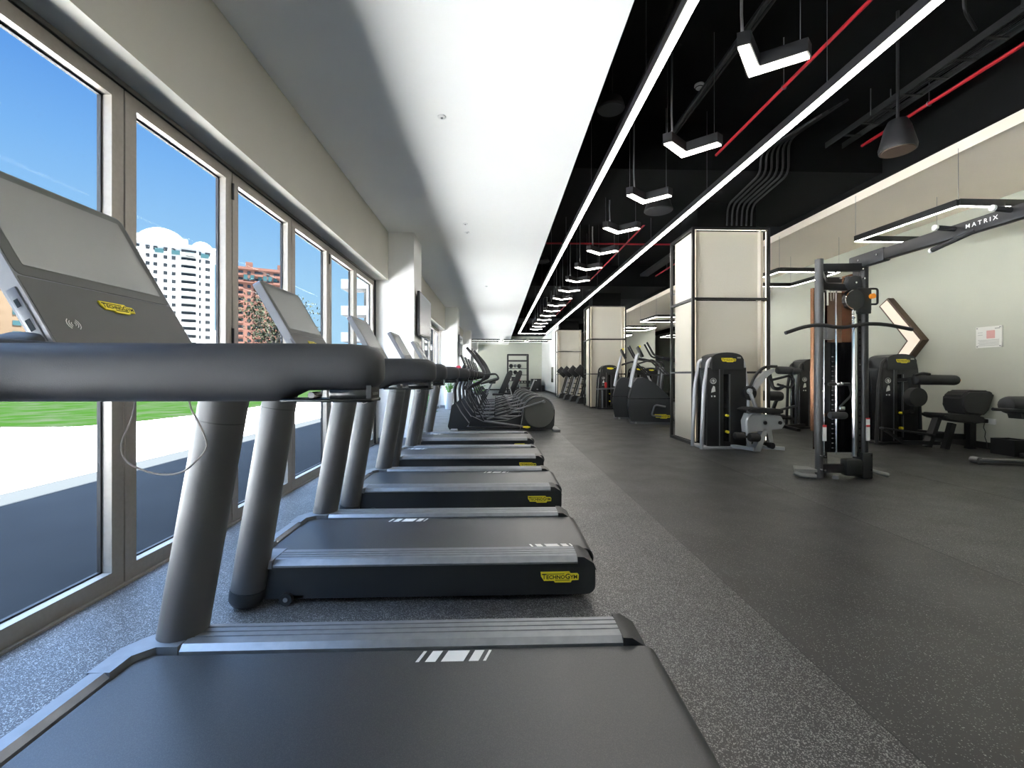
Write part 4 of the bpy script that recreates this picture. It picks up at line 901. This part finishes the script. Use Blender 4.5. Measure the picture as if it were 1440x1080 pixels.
# second (lower) trolley on the left rod
b = B(); b.bx((xl+.06, yf-.05, 1.62), (xl+.15, yf+.03, 1.76), bev=.008); b.done('trolley', 'grey_post', t)
b = B(); b.cyl((xl+.05, yf-.08, 1.10), (xl+.30, yf-.08, 1.10), .018, seg=10); b.ball((xl+.17, yf-.10, 1.10), .035, 1, (1.2, .8, .8)); b.done('handle', ['black_metal', 'chrome'], t)
b = B(); b.tube(fillet([(xl+.30, yf-.07, 1.10), (xl+.34, yf-.07, .98), (xl+.18, yf-.07, .82), (xl+.16, yf-.07, .74)], .05), .012, 7); b.rod((xl+.06, yf-.08, .74), (xl+.26, yf-.08, .74), .042); b.done('strap_handle', 'rubber', t)
B().box((xl+.19, yf-.11, .82), (.06, .02, .05), bev=.008).done('ring', 'chrome', t)
# foot of the tower
b = B(); b.beam((xl, yf, .12), (xr, yf, .10), .08, .10, bev=.01); b.beam((xl, yf, .10), (xl+.42, yb+.05, .10), .08, .09, bev=.01); b.beam((xr, yf, .10), (xr+.3, yb, .10), .08, .09, bev=.01); b.box((xr-.17, yf-.02, .13), (.20, .12, .20), bev=.03); b.box((xr, yf, .15), (.12, .12, .30), bev=.01); b.done('foot_frame', 'black_metal', t)
b = B(); b.tube([(xl-.28, yf+.03, .06), (xl-.22, yf-.01, .035), (xl-.08, yf-.06, .03)], .028, 9); b.done('pedal_foot', 'grey_plastic', t)
b = B(); b.tube([(xr+.02, yf-.02, .10), (xr+.16, yf-.02, .06), (xr+.26, yf-.03, .035)], [.022, .022, .028], 9); b.done('pedal_foot', 'grey_plastic', t)
b = B(); b.prism([(xl-.28, 5.06), (xl-.05, 5.00), (xl-.02, 5.20), (xl-.16, 5.26)], (0, 0, .075), XA, YA, (0, 0, .03)); b.done('foot_plate', 'grey_plastic', t)
b = B(); b.beam((xl+.12, yf-.06, .03), (xl+.16, yf-.1, .03), .10, .04); b.done('pedal_foot', 'grey_plastic', t)
for x in (xl+.022, xr+.0):
    b = B(); b.bx((x-.014, yf-.052, .44), (x+.028, yf-.043, .62), 0); b.bx((x-.014, yf-.0525, .60), (x+.028, yf-.0425, .625), 1)
    if x == xr: b.bx((x-.014, yf-.052, .62), (x+.028, yf-.043, .70), 0); b.bx((x-.014, yf-.0525, .69), (x+.028, yf-.0425, .705), 1)
    b.done('warning_label', ['white_plastic', 'sticker_red'], t, smooth=False)
# boom towards the camera
bx_ = 4.30; by0, by1 = 5.15, 1.60; zA = 2.545
b = B(); b.beam((bx_, by0, zA), (bx_, by1, zA), .075, .125, bev=.012); bo = b.done('boom', 'black_metal', t)
b = B(); b.beam((bx_, 5.20, zA), (bx_, 4.72, zA), .092, .150, bev=.015); b.done('boom_socket', 'dark_plastic', bo)
for y in (5.05, 4.80):
    b = B(); b.cyl((bx_-.055, y, zA+.01), (bx_-.045, y, zA+.01), .012, seg=8); b.done('bolt', 'chrome', bo)
text('M A T R I X', .052, (bx_-.040, 3.74, zA+.005), -YA, ZA, 'white_plastic', 'lettering', bo, .001)
for (a, e, nm) in (((bx_-.03, 3.97, 2.565), (4.08, 3.97, 2.577), 0), ((bx_-.03, 3.52, 2.575), (4.11, 3.52, 2.588), 0), ((bx_-.02, 3.80, 2.50), (4.275, 4.2, 2.43), 0)):
    a, e = V(a), V(e); d = (e-a).normalized()
    b = B(); b.cyl(a, e, .023, seg=12); g = b.done('pull_up_grip', 'rubber', bo)
    b = B(); b.cyl(e-d*.01, e+d*.012, .026, seg=12); b.done('grip_cap', 'white_plastic', g)
# other end post of the crossover (just outside the frame)
b = B(); b.tube([(bx_, 1.66, 0), (bx_, 1.66, 2.5)], .044, 14); b.tube([(bx_+.45, 1.66, 0), (bx_+.45, 1.66, 2.5)], .044, 14); b.beam((bx_, 1.66, 2.45), (bx_+.45, 1.66, 2.45), .07, .09); b.beam((bx_-.2, 1.66, .05), (bx_+.65, 1.66, .05), .1, .08); b.done('end_post', 'black_metal', t)
lb = B(); lb.tube(fillet([(3.26, 4.88, 1.68), (3.48, 4.88, 1.755), (3.68, 4.88, 1.778), (3.92, 4.88, 1.735), (4.16, 4.88, 1.79), (4.42, 4.88, 1.785), (4.74, 4.88, 1.725)], .12), .021, 10)
o = lb.done('lat_bar', 'rubber'); tag(o, 'long curved black pulldown bar hanging across the cable tower', 'pulldown bar')

# ================================================================== WALL ITEMS ON THE RIGHT
t = thing('wall_light', 'large glowing arrow-shaped wall light pointing right, on the green wall', 'wall light', (7.95, 8.3, 1.86))
def arrow(x, grow):
    w = .22
    pts = [(8.83, 2.62), (8.63, 2.76), (7.90, 1.86), (8.60, 1.02), (8.80, 1.14), (8.22, 1.86)]
    return pts
b = B(); b.prism([(p[0], p[1]) for p in arrow(0, 0)], (7.87, 0, 0), YA, ZA, (.13, 0, 0)); b.done('case', 'grille_brown', t, smooth=False)
cx_, cz_ = 8.35, 1.86
ins = [(8.79, 2.62), (8.64, 2.715), (7.945, 1.86), (8.605, 1.07), (8.755, 1.155), (8.18, 1.86)]
b = B(); b.prism(ins, (7.862, 0, 0), YA, ZA, (.008, 0, 0)); d_ = b.done('diffuser', 'led_wall', t, smooth=False)
t = thing('wall_sign', 'clear acrylic notice on the green wall at right', 'sign', (7.99, 6.9, 1.82))
B().bx((7.975, 6.705, 1.655), (7.995, 7.08, 1.995)).done('board', 'paper', t, smooth=False)
b = B(); b.bx((7.972, 6.80, 1.80), (7.9755, 6.92, 1.93), 0); b.done('picture', 'print_pink', t, smooth=False)
b = B()
for k in range(5): b.bx((7.972, 6.74, 1.685+.022*k), (7.9755, 7.05-.02*(k % 2), 1.692+.022*k))
b.bx((7.972, 6.73, 1.95), (7.9755, 6.80, 1.965)); b.bx((7.972, 6.98, 1.86), (7.9755, 7.05, 1.866)); b.bx((7.972, 6.98, 1.90), (7.9755, 7.05, 1.906)); b.done('small_print', 'print_grey', t, smooth=False)
b = B()
for yy in (6.725, 7.06):
    for zz in (1.675, 1.975): b.cyl((7.968, yy, zz), (7.976, yy, zz), .009, seg=8)
b.done('fixing_screw', 'grey_post', t)
t = thing('wall_socket', 'white wall socket with black plug and cord on the right wall', 'socket', (7.99, 6.9, .45))
B().bx((7.985, 6.80, .41), (8.0, 6.95, .50), bev=.004).done('plate', 'white_plastic', t)
B().bx((7.93, 6.90, .425), (7.988, 6.97, .49), bev=.01).done('plug', 'rubber', t)
b = B(); b.tube([(7.95, 6.93, .42), (7.955, 6.95, .35), (7.945, 6.91, .28), (7.955, 6.93, .20), (7.95, 6.90, .12), (7.93, 6.87, .02)], .005, 6); b.done('cord', 'rubber', t)
t = thing('storage_box', 'small black open box on the floor against the right wall', 'box', (7.7, 6.4, 0))
b = B(); b.bx((7.62, 6.24, 0), (7.92, 6.56, .02)); b.bx((7.62, 6.24, .02), (7.64, 6.56, .24)); b.bx((7.90, 6.24, .02), (7.92, 6.56, .24)); b.bx((7.64, 6.24, .02), (7.90, 6.26, .24)); b.bx((7.64, 6.54, .02), (7.90, 6.56, .24)); b.done('body', 'black_metal', t, smooth=False)
B().bx((7.66, 6.28, .10), (7.88, 6.52, .22), bev=.02).done('contents', 'rubber', t)
b = B(); b.box((7.77, 6.15, .035), (.26, .12, .07), bev=.02); tag(b.done('small_weight', 'rubber'), 'low black weight lying beside the black storage box', 'weight')
t = thing('wall_mirror', 'tall mirror panel with dark edge strip on the far right wall', 'mirror', (7.98, 21, 0))
B().bx((7.975, 17.5, .12), (7.998, 22.0, 3.9)).done('glass', 'mirror_glass', t, smooth=False)
b = B(); b.bx((7.96, 17.2, 0), (8.0, 17.5, 4.0)); b.done('edge_strip', 'bronze', t, smooth=False)
b = B(); b.bx((3.63, 28.6, .75), (3.66, 29.5, 1.75)); tag(b.done('wall_panel', 'black_gloss'), 'black panel on the white partition near the far end', 'wall panel')

# ================================================================== TELEVISIONS
def tv(y0, y1, z0, z1, x, label):
    t = thing('television', label, 'television', (x, (y0+y1)/2, z0))
    B().bx((x+.0, y0, z0), (x+.045, y1, z1), bev=.006).done('case', 'black_metal', t)
    B().bx((x+.0455, y0+.012, z0+.012), (x+.047, y1-.012, z1-.012)).done('screen', 'black_gloss', t, smooth=False)
    B().bx((-1.468, (y0+y1)/2-.3, (z0+z1)/2-.15), (x, (y0+y1)/2+.1, (z0+z1)/2+.15)).done('bracket', 'black_metal', t, smooth=False)
tv(7.95, 9.3, 1.92, 2.72, -1.43, 'wall-mounted television on the nearest white pillar')
tv(16.4, 17.8, 1.92, 2.72, -1.43, 'television on the second white pillar, seen edge-on')
tv(24.9, 26.3, 1.92, 2.72, -1.43, 'television on the third white pillar, far away')

# ================================================================== PLANTS
def plant(x, y, h, r, label, seed, pot_h=.42, pot_r=.155, n=60):
    R = random.Random(seed)
    t = thing('potted_plant', label, 'plant', (x, y, 0))
    b = B(); b.tube([(x, y, 0), (x, y, .02), (x, y, pot_h), (x, y, pot_h-.02), (x, y, pot_h-.05)], [pot_r*.78, pot_r*.8, pot_r, pot_r*.93, pot_r*.90], 24); b.done('pot', 'pot_white', t)
    B().cyl((x, y, pot_h-.06), (x, y, pot_h-.04), pot_r*.9, seg=20).done('soil', 'soil', t)
    b = B(); s = B()
    for i in range(n):
        a = R.uniform(0, 2*math.pi); rr = r*math.sqrt(R.random()); z = pot_h+R.uniform(.10, 1)*(h-pot_h)
        tip = V((x+rr*math.cos(a), y+rr*math.sin(a), z)); root = V((x+.03*math.cos(a), y+.03*math.sin(a), pot_h-.05))
        if i % 3 == 0: s.tube([root, root.lerp(tip, .5)+V((0, 0, .06)), tip], [.008, .006, .003], 5)
        d = (tip-V((x, y, z-.12))).normalized(); side = d.cross(V((0, 0, 1))).normalized(); L = R.uniform(.10, .19); w = L*.36; nrm = side.cross(d)
        c = [tip, tip+d*L*.35+side*w*.9+nrm*.01, tip+d*L*.7+side*w*.7, tip+d*L-nrm*.03, tip+d*L*.7-side*w*.7, tip+d*L*.35-side*w*.9+nrm*.01]
        m1 = tip+d*L*.5-nrm*.012; vs = [b.bm.verts.new(q) for q in c]; mv = b.bm.verts.new(m1)
        for k in range(6): b.face([vs[k], vs[(k+1) % 6], mv])
    s.done('stem', 'leaf', t); b.done('foliage', 'leaf', t)
plant(-1.72, 15.85, 1.42, .30, 'leafy plant in a white pot before the second white pillar', 3, .60, .17, 90)
plant(-1.68, 9.8, .75, .26, 'low leafy plant by the glass just behind the treadmill uprights', 5, .30, .14, 50)
plant(-.75, 17.0, 1.15, .26, 'distant leafy plant beyond the ellipticals', 9, .45, .15, 50)
t = thing('ball_stand', 'slim stand carrying a red ball, glimpsed behind the treadmill handrails', 'stand', (-1.3, 14.9, 0))
B().cyl((-1.3, 14.9, 0), (-1.3, 14.9, 1.36), .02, seg=8).done('stand', 'grey_post', t)
b = B(); b.ball((-1.3, 14.9, 1.44), .10); b.done('ball', 'red_ball', t)

# ================================================================== FREE WEIGHTS AREA AT THE FAR END
t = thing('training_rig', 'tall black functional rig with shelves before the end wall', 'rack', (1.45, 31, 0))
b = B()
for x in (.75, 2.15):
    for y in (30.6, 31.4): b.bx((x-.05, y-.05, 0), (x+.05, y+.05, 2.65))
b.done('post', 'black_metal', t, smooth=False)
b = B()
for z in (2.60, 2.18): b.bx((.75, 30.56, z), (2.15, 30.64, z+.09)); b.bx((.75, 31.36, z), (2.15, 31.44, z+.09))
b.bx((.7, 30.6, 2.6), (.8, 31.4, 2.68)); b.bx((2.1, 30.6, 2.6), (2.2, 31.4, 2.68)); b.done('crossbar', 'black_metal', t, smooth=False)
b = B()
for z in (1.66, 1.22, .80): b.bx((.8, 30.62, z), (2.1, 31.3, z+.04))
b.done('shelf', 'black_metal', t, smooth=False)
for i, (x, z, r, m_, lb) in enumerate(((.98, 1.86, .15, 'upholstery', 'dark medicine ball on the top rig shelf, left'), (1.27, 1.87, .125, 'grey_post', 'pale medicine ball on the top rig shelf'), (1.55, 1.86, .15, 'upholstery', 'dark medicine ball on the top rig shelf, right'),
    (.95, 1.42, .15, 'black_metal', 'black medicine ball on the middle rig shelf, left'), (1.28, 1.42, .15, 'black_metal', 'black medicine ball on the middle rig shelf, centre'), (1.62, 1.42, .15, 'black_metal', 'black medicine ball on the middle rig shelf, right'))):
    b = B(); b.ball((x, 30.9, z+.0), r); tag(b.done('medicine_ball', m_), lb, 'ball', 'medicine balls on the rig')
b = B(); b.tube([(1.50, 30.8, .842), (1.50, 30.8, 1.0), (1.50, 30.8, 1.12)], [.13, .12, .04], 12); tag(b.done('kettlebell', 'red_ball'), 'red kettlebell-like weight on the low rig shelf', 'kettlebell')
b = B(); b.bx((1.0, 30.75, .84), (1.25, 31.0, 1.12), bev=.02); tag(b.done('weight_bag', 'black_metal'), 'black block on the low rig shelf beside the red weight', 'weight')
t = thing('dumbbell_rack', 'low dumbbell rack against the end wall', 'rack', (2.6, 35.3, 0))
b = B(); b.bx((1.7, 35.0, .55), (3.0, 35.5, .62)); b.bx((1.7, 35.0, .12), (3.0, 35.5, .18)); b.bx((1.68, 35.0, 0), (1.76, 35.5, .7)); b.bx((2.94, 35.0, 0), (3.02, 35.5, .7)); b.done('frame', 'black_metal', t, smooth=False)
def dumbbell(x, y, z, label):
    t = thing('dumbbell', label, 'dumbbell', (x, y, z), 'dumbbells on the low rack')
    b = B(); b.cyl((x, y-.18, z), (x, y-.07, z), .085, seg=12); b.cyl((x, y+.07, z), (x, y+.18, z), .085, seg=12); b.done('head', 'rubber', t)
    B().cyl((x, y-.20, z), (x, y+.20, z), .02, seg=8).done('handle', 'chrome', t); return t
d0 = dumbbell(1.88, 35.22, .71, 'leftmost dumbbell on the low rack')
for i, lb in enumerate(('second dumbbell from the left on the low rack', 'third dumbbell from the left on the low rack', 'fourth dumbbell from the left on the low rack', 'rightmost dumbbell on the low rack')): dup(d0, (2.12+.23*i, 35.22, .71), None, lb)
t = thing('plyo_box', 'large dark jump box at the far end', 'box', (3.0, 33.8, 0))
B().bx((2.6, 33.4, 0), (3.35, 34.1, .95), bev=.015).done('body', 'dark_plastic', t)
b = B(); b.bx((2.90, 33.395, .80), (3.02, 33.402, .86)); b.bx((3.0, 33.395, .12), (3.12, 33.402, .18)); b.done('hand_slot', 'white_plastic', t, smooth=False)
t = thing('plyo_box', 'small dark jump box right of the large one', 'box', (3.48, 33.8, 0)); B().bx((3.38, 33.5, 0), (3.62, 34.0, .45), bev=.012).done('body', 'dark_plastic', t)
def incline_bench(x, y, label):
    t = thing('exercise_bench', label, 'bench', (x, y, 0), 'inclined machines beyond the ellipticals')
    b = B(); b.beam((x-.25, y, .25), (x+.22, y, 1.35), .28, .12, up=(0, 1, 0), bev=.03); b.done('backrest', 'upholstery', t)
    b = B(); b.box((x-.40, y, .28), (.5, .3, .1), bev=.03); b.done('seat', 'upholstery', t)
    b = B(); b.beam((x-.6, y, .05), (x+.5, y, .05), .08, .06); b.beam((x-.4, y, .05), (x-.4, y, .28), .07, .07); b.beam((x+.35, y, .05), (x+.10, y, 1.0), .05, .05, up=(0, 1, 0)); b.done('frame', 'silver_paint', t); return t
i0 = incline_bench(.42, 21.5, 'left of two inclined dark seats beyond the ellipticals')
dup(i0, (.95, 22.6, 0), None, 'right of two inclined dark seats beyond the ellipticals')
def bike(x, y, label):
    t = thing('exercise_bike', label, 'exercise bike', (x, y, 0), 'exercise bikes beyond the ellipticals')
    b = B(); b.prism([(x-.55, .08), (x-.1, .06), (x+.05, .35), (x-.25, .72), (x-.5, .6)], (0, y-.08, 0), XA, ZA, (0, .16, 0)); b.done('housing', 'dark_plastic', t)
    b = B(); b.beam((x-.6, y, .04), (x+.6, y, .04), .08, .06); b.bx((x-.65, y-.28, 0), (x-.57, y+.28, .07)); b.bx((x+.53, y-.28, 0), (x+.61, y+.28, .07)); b.tube([(x-.4, y, .6), (x-.55, y, 1.15)], .035, 8); b.tube([(x-.05, y, .3), (x+.22, y, .85)], .035, 8); b.done('frame', 'grey_post', t)
    b = B(); b.box((x+.25, y, .90), (.28, .2, .08), bev=.03); b.done('saddle', 'upholstery', t)
    b = B(); b.box((x-.56, y, 1.22), (.05, .4, .28), bev=.01); b.done('console', 'black_metal', t)
    b = B(); b.tube(fillet([(x-.2, y-.22, 1.12), (x-.5, y-.22, 1.1), (x-.5, y+.22, 1.1), (x-.2, y+.22, 1.12)], .05), .018, 7); b.done('handlebar', 'black_metal', t); return t
k0 = bike(-.45, 18.4, 'nearest exercise bike beyond the ellipticals, left side')
dup(k0, (-.45, 19.7, 0), None, 'middle exercise bike beyond the ellipticals')
dup(k0, (-.45, 21.0, 0), None, 'farthest exercise bike beyond the ellipticals')
t = thing('flat_bench', 'low flat bench with white leg before the rig', 'bench', (1.6, 26.5, 0))
b = B(); b.box((1.4, 26.5, .45), (1.2, .3, .1), bev=.03); b.done('pad', 'upholstery', t)
b = B(); b.beam((1.0, 26.5, 0), (1.0, 26.5, .42), .08, .08); b.beam((1.85, 26.5, 0), (2.25, 26.5, .95), .07, .07, up=(0, 1, 0)); b.beam((1.0, 26.5, .2), (1.9, 26.5, .2), .06, .06); b.done('frame', 'silver_paint', t)

# ================================================================== OUTSIDE THE GLASS
def facade(name, label, cx, cy, w, d, H, yaw, m, floors, bays, glass='dark_window', extra=None, group=None):
    # bays: list of (offset_fraction -.5...5, width, kind)
    t = thing(name, label, 'building', (cx, cy, 0), group)
    ca, sa = math.cos(yaw), math.sin(yaw); ex = V((ca, sa, 0)); ey = V((-sa, ca, 0)); C0 = V((cx, cy, 0))
    Z = ZA
    B().box(C0+ZA*(H/2), (w, d, H), 0, (ex, ey, Z)).done('tower_body', m, t, smooth=False)
    fh = H/floors; b = B(); bl = B()
    for f in range(1, floors):
        z = f*fh
        for (u, ww, kind) in bays:
            for (face, dd, wx) in ((-1, d/2, ex),):
                p = C0+wx*(u*w)-ey*(dd+.02)+ZA*(z+fh*.45)
                if kind == 'w': b.box(p, (ww, .25, fh*.45), 0, (ex, ey, Z))
                else:
                    b.box(p, (ww, .25, fh*.50), 0, (ex, ey, Z)); bl.box(p-ey*.6-ZA*(fh*.32), (ww*1.05, 1.2, fh*.30), 0, (ex, ey, Z))
        for v in (-.3, 0, .3):
            for sgn in (-1, 1): b.box(C0+ex*(sgn*(w/2+.02))+ey*(v*d)+ZA*(z+fh*.45), (.25, 1.6, fh*.45), 0, (ex, ey, Z))
    b.done('window_row', glass, t, smooth=False)['kind'] = 'stuff'
    if len(bl.bm.verts): bl.done('balcony', m, t, smooth=False)['kind'] = 'stuff'
    return t, C0, ex, ey
yw = math.atan2(-140, 195)*0
# white domed tower
t, C0, ex, ey = facade('apartment_tower', 'white apartment tower with a big dome on its roof', -129, 180, 27, 24, 50, math.radians(33), 'render_white', 17,
    [(-.40, 3.4, 'b'), (-.25, 1.2, 'w'), (-.17, 1.2, 'w'), (-.06, 1.2, 'w'), (.03, 1.2, 'w'), (.20, 4.6, 'b'), (.33, .7, 'w'), (.42, 1.6, 'w')])
b = B(); b.ball(C0+ex*(-3.5)+ZA*50, 9.0, 0, (1, 1, 1.0), 28, 16); b.done('dome', 'render_white', t)
b = B(); b.ball(C0+ex*9.5-ey*6+ZA*50, 4.0, 0, (1, 1, 1.1), 20, 12); b.ball(C0-ex*13+ZA*50, 3.6, 0, (1, 1, 1.1), 20, 12); b.box(C0+ZA*50.5, (30, 25, 1.0), 0, (ex, ey, ZA)); b.box(C0+ex*(-3.5)+ZA*52, (17, 19, 3.5), 0, (ex, ey, ZA)); b.done('roof_parapet', 'render_white', t)
b = B()
for u in (-.38, -.12, .05, .2, .36): b.box(C0+ex*(u*29)-ey*12.1+ZA*47.6, (2.6, .3, 1.6), 0, (ex, ey, ZA))
b.done('attic_window', 'teal_window', t, smooth=False)
# salmon block
t, C0, ex, ey = facade('apartment_block', 'salmon-pink apartment block seen through the third glass leaf', -126, 232, 28, 18, 54, math.radians(27), 'render_salmon', 16,
    [(-.45, 1.6, 'w'), (-.33, 1.4, 'w'), (-.2, 3.4, 'b'), (-.05, 1.4, 'w'), (.1, 3.4, 'b'), (.25, 1.4, 'w'), (.38, 2.8, 'b')])
b = B()
for u in (-.48, -.05, .45): b.box(C0+ex*(u*28)-ey*6+ZA*55.5, (3, 4, 4.5), 0, (ex, ey, ZA))
b.box(C0+ZA*54.4, (29, 19, 1.2), 0, (ex, ey, ZA)); b.box(C0-ey*9.3+ZA*47.5, (28.5, 1.2, .5), 0, (ex, ey, ZA)); b.done('parapet', 'render_salmon', t, smooth=False)
b = B()
for u in (-.42, -.35, -.28, -.1, .0, .12, .2, .28, .36): b.box(C0+ex*(u*28)-ey*9.1+ZA*50, (1.7, .3, 2.4), 0, (ex, ey, ZA))
b.done('attic_window', 'teal_window', t, smooth=False)
# beige tower
t, C0, ex, ey = facade('apartment_tower', 'beige apartment tower at the far left edge', -122, 108, 30, 20, 44, math.radians(50), 'render_beige', 18,
    [(-.42, 3.2, 'b'), (-.28, 3.2, 'b'), (-.12, 3.2, 'b'), (.02, 3.2, 'b'), (.18, 1.4, 'w'), (.28, 1.4, 'w'), (.38, 1.4, 'w'), (.46, 1.2, 'w')], 'teal_window')
t, C0, ex, ey = facade('low_wing', 'low beige wing at the foot of the left tower', -104, 100, 34, 8, 6.0, math.radians(45), 'render_beige', 3, [(u/10, 1.6, 'w') for u in range(-4, 5)], 'teal_window')
t, C0, ex, ey = facade('apartment_tower', 'small distant white tower right of the domed tower', -226, 350, 16, 16, 36, math.radians(28), 'render_white', 14, [(-.3, 1.8, 'w'), (-.1, 1.8, 'w'), (.1, 1.8, 'w'), (.3, 1.8, 'w')])
t, C0, ex, ey = facade('apartment_tower', 'small low white block beside the domed tower', -218, 380, 22, 16, 24, math.radians(28), 'render_white', 9, [(-.3, 1.8, 'w'), (-.1, 1.8, 'w'), (.1, 1.8, 'w'), (.3, 1.8, 'w')])
# near block with balconies
t = thing('balcony_building', 'near white building with stacked balconies, through the last glass leaves', 'building', (-14, 66, 0))
B().bx((-17.9, 60, 0), (-6, 90, 38)).done('body', 'render_white', t, smooth=False)
g = B()
for f in range(11):
    z = 2.4+f*3.4
    b = B(); b.bx((-20.0, 57.2, z-.25), (-9.4, 60, z)); b.bx((-20.0, 57.2, z), (-19.8, 60, z+.9)); b.bx((-20.0, 57.2, z), (-15.9, 57.35, z+.95)); bc = b.done('balcony', 'render_white', t, smooth=False)
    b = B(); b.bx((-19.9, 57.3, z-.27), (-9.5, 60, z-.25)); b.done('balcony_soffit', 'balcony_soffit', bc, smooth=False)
    g.bx((-17.4, 59.9, z+.2), (-14.9, 60.05, z+2.5)); g.bx((-13.9, 59.9, z+.2), (-11.9, 60.05, z+2.5)); g.bx((-11.0, 59.9, z-.4), (-8.6, 60.05, z+2.8)); g.bx((-18.0, 62, z+.2), (-17.85, 66, z+2.5)); g.bx((-18.0, 70, z+.2), (-17.85, 74, z+2.5))
g.done('glazing', 'dark_window', t, smooth=False)['kind'] = 'stuff'
t = thing('low_building', 'low grey-blue pavilion with a flat roof outside the fifth glass leaf', 'building', (-13, 44, 0))
B().bx((-15.3, 42, 0), (-6, 50, 3.6)).done('body', 'asphalt', t, smooth=False); B().bx((-15.9, 41.4, 3.6), (-5.5, 50.5, 3.95)).done('roof', 'render_white', t, smooth=False)
b = B()
for i in range(5): b.bx((-14.9+i*1.8, 41.93, .6), (-13.7+i*1.8, 42.0, 3.0))
b.done('glazing', 'dark_window', t, smooth=False)
def tree(x, y, h, r, label, seed, n=1500, leafm='leaf_olive', size=.16, sparse=.75):
    R = random.Random(seed); t = thing('tree', label, 'tree', (x, y, 0), 'trees outside')
    s = B(); s.tube([(x, y, -.02), (x+.05*h*.3, y, h*.25), (x, y, h*.5)], [.045*h*.5, .035*h*.5, .02*h*.5], 8); tips = []
    for i in range(16):
        a = R.uniform(0, 6.28); e = V((x+math.cos(a)*r*R.uniform(.4, 1), y+math.sin(a)*r*R.uniform(.4, 1), h*R.uniform(.45, .97)))
        st = V((x, y, h*R.uniform(.2, .45))); mid = st.lerp(e, .5)+V((0, 0, .04*h)); s.tube([st, mid, e], [.012*h*.5, .008*h*.5, .003*h*.5], 5); tips += [mid, e, mid.lerp(e, .5), mid.lerp(e, .8)]
    s.done('trunk', 'bark', t)
    b = B()
    for i in range(n):
        c = R.choice(tips)+V((R.gauss(0, 1), R.gauss(0, 1), R.gauss(0, .8)))*r*.22
        d = V((R.uniform(-1, 1), R.uniform(-1, 1), R.uniform(-1, 1))).normalized(); q = d.orthogonal().normalized(); L = size*R.uniform(.6, 1.3)
        b.quad([c-q*L*.4, c+d*L, c+q*L*.4, c-d*L])
    b.done('foliage', leafm, t, smooth=False)
tree(-19.3, 39.0, 8.6, 2.6, 'loose olive-like tree in front of the salmon block', 11, 2600, size=.14)
tree(-16.2, 37.5, 5.2, 1.3, 'small tree right of the olive-like tree, mostly behind the second console', 13, 900, size=.12)
tree(-12.9, 38.6, 3.3, 1.1, 'low bushy tree before the balcony building', 17, 900, 'leaf', .13)
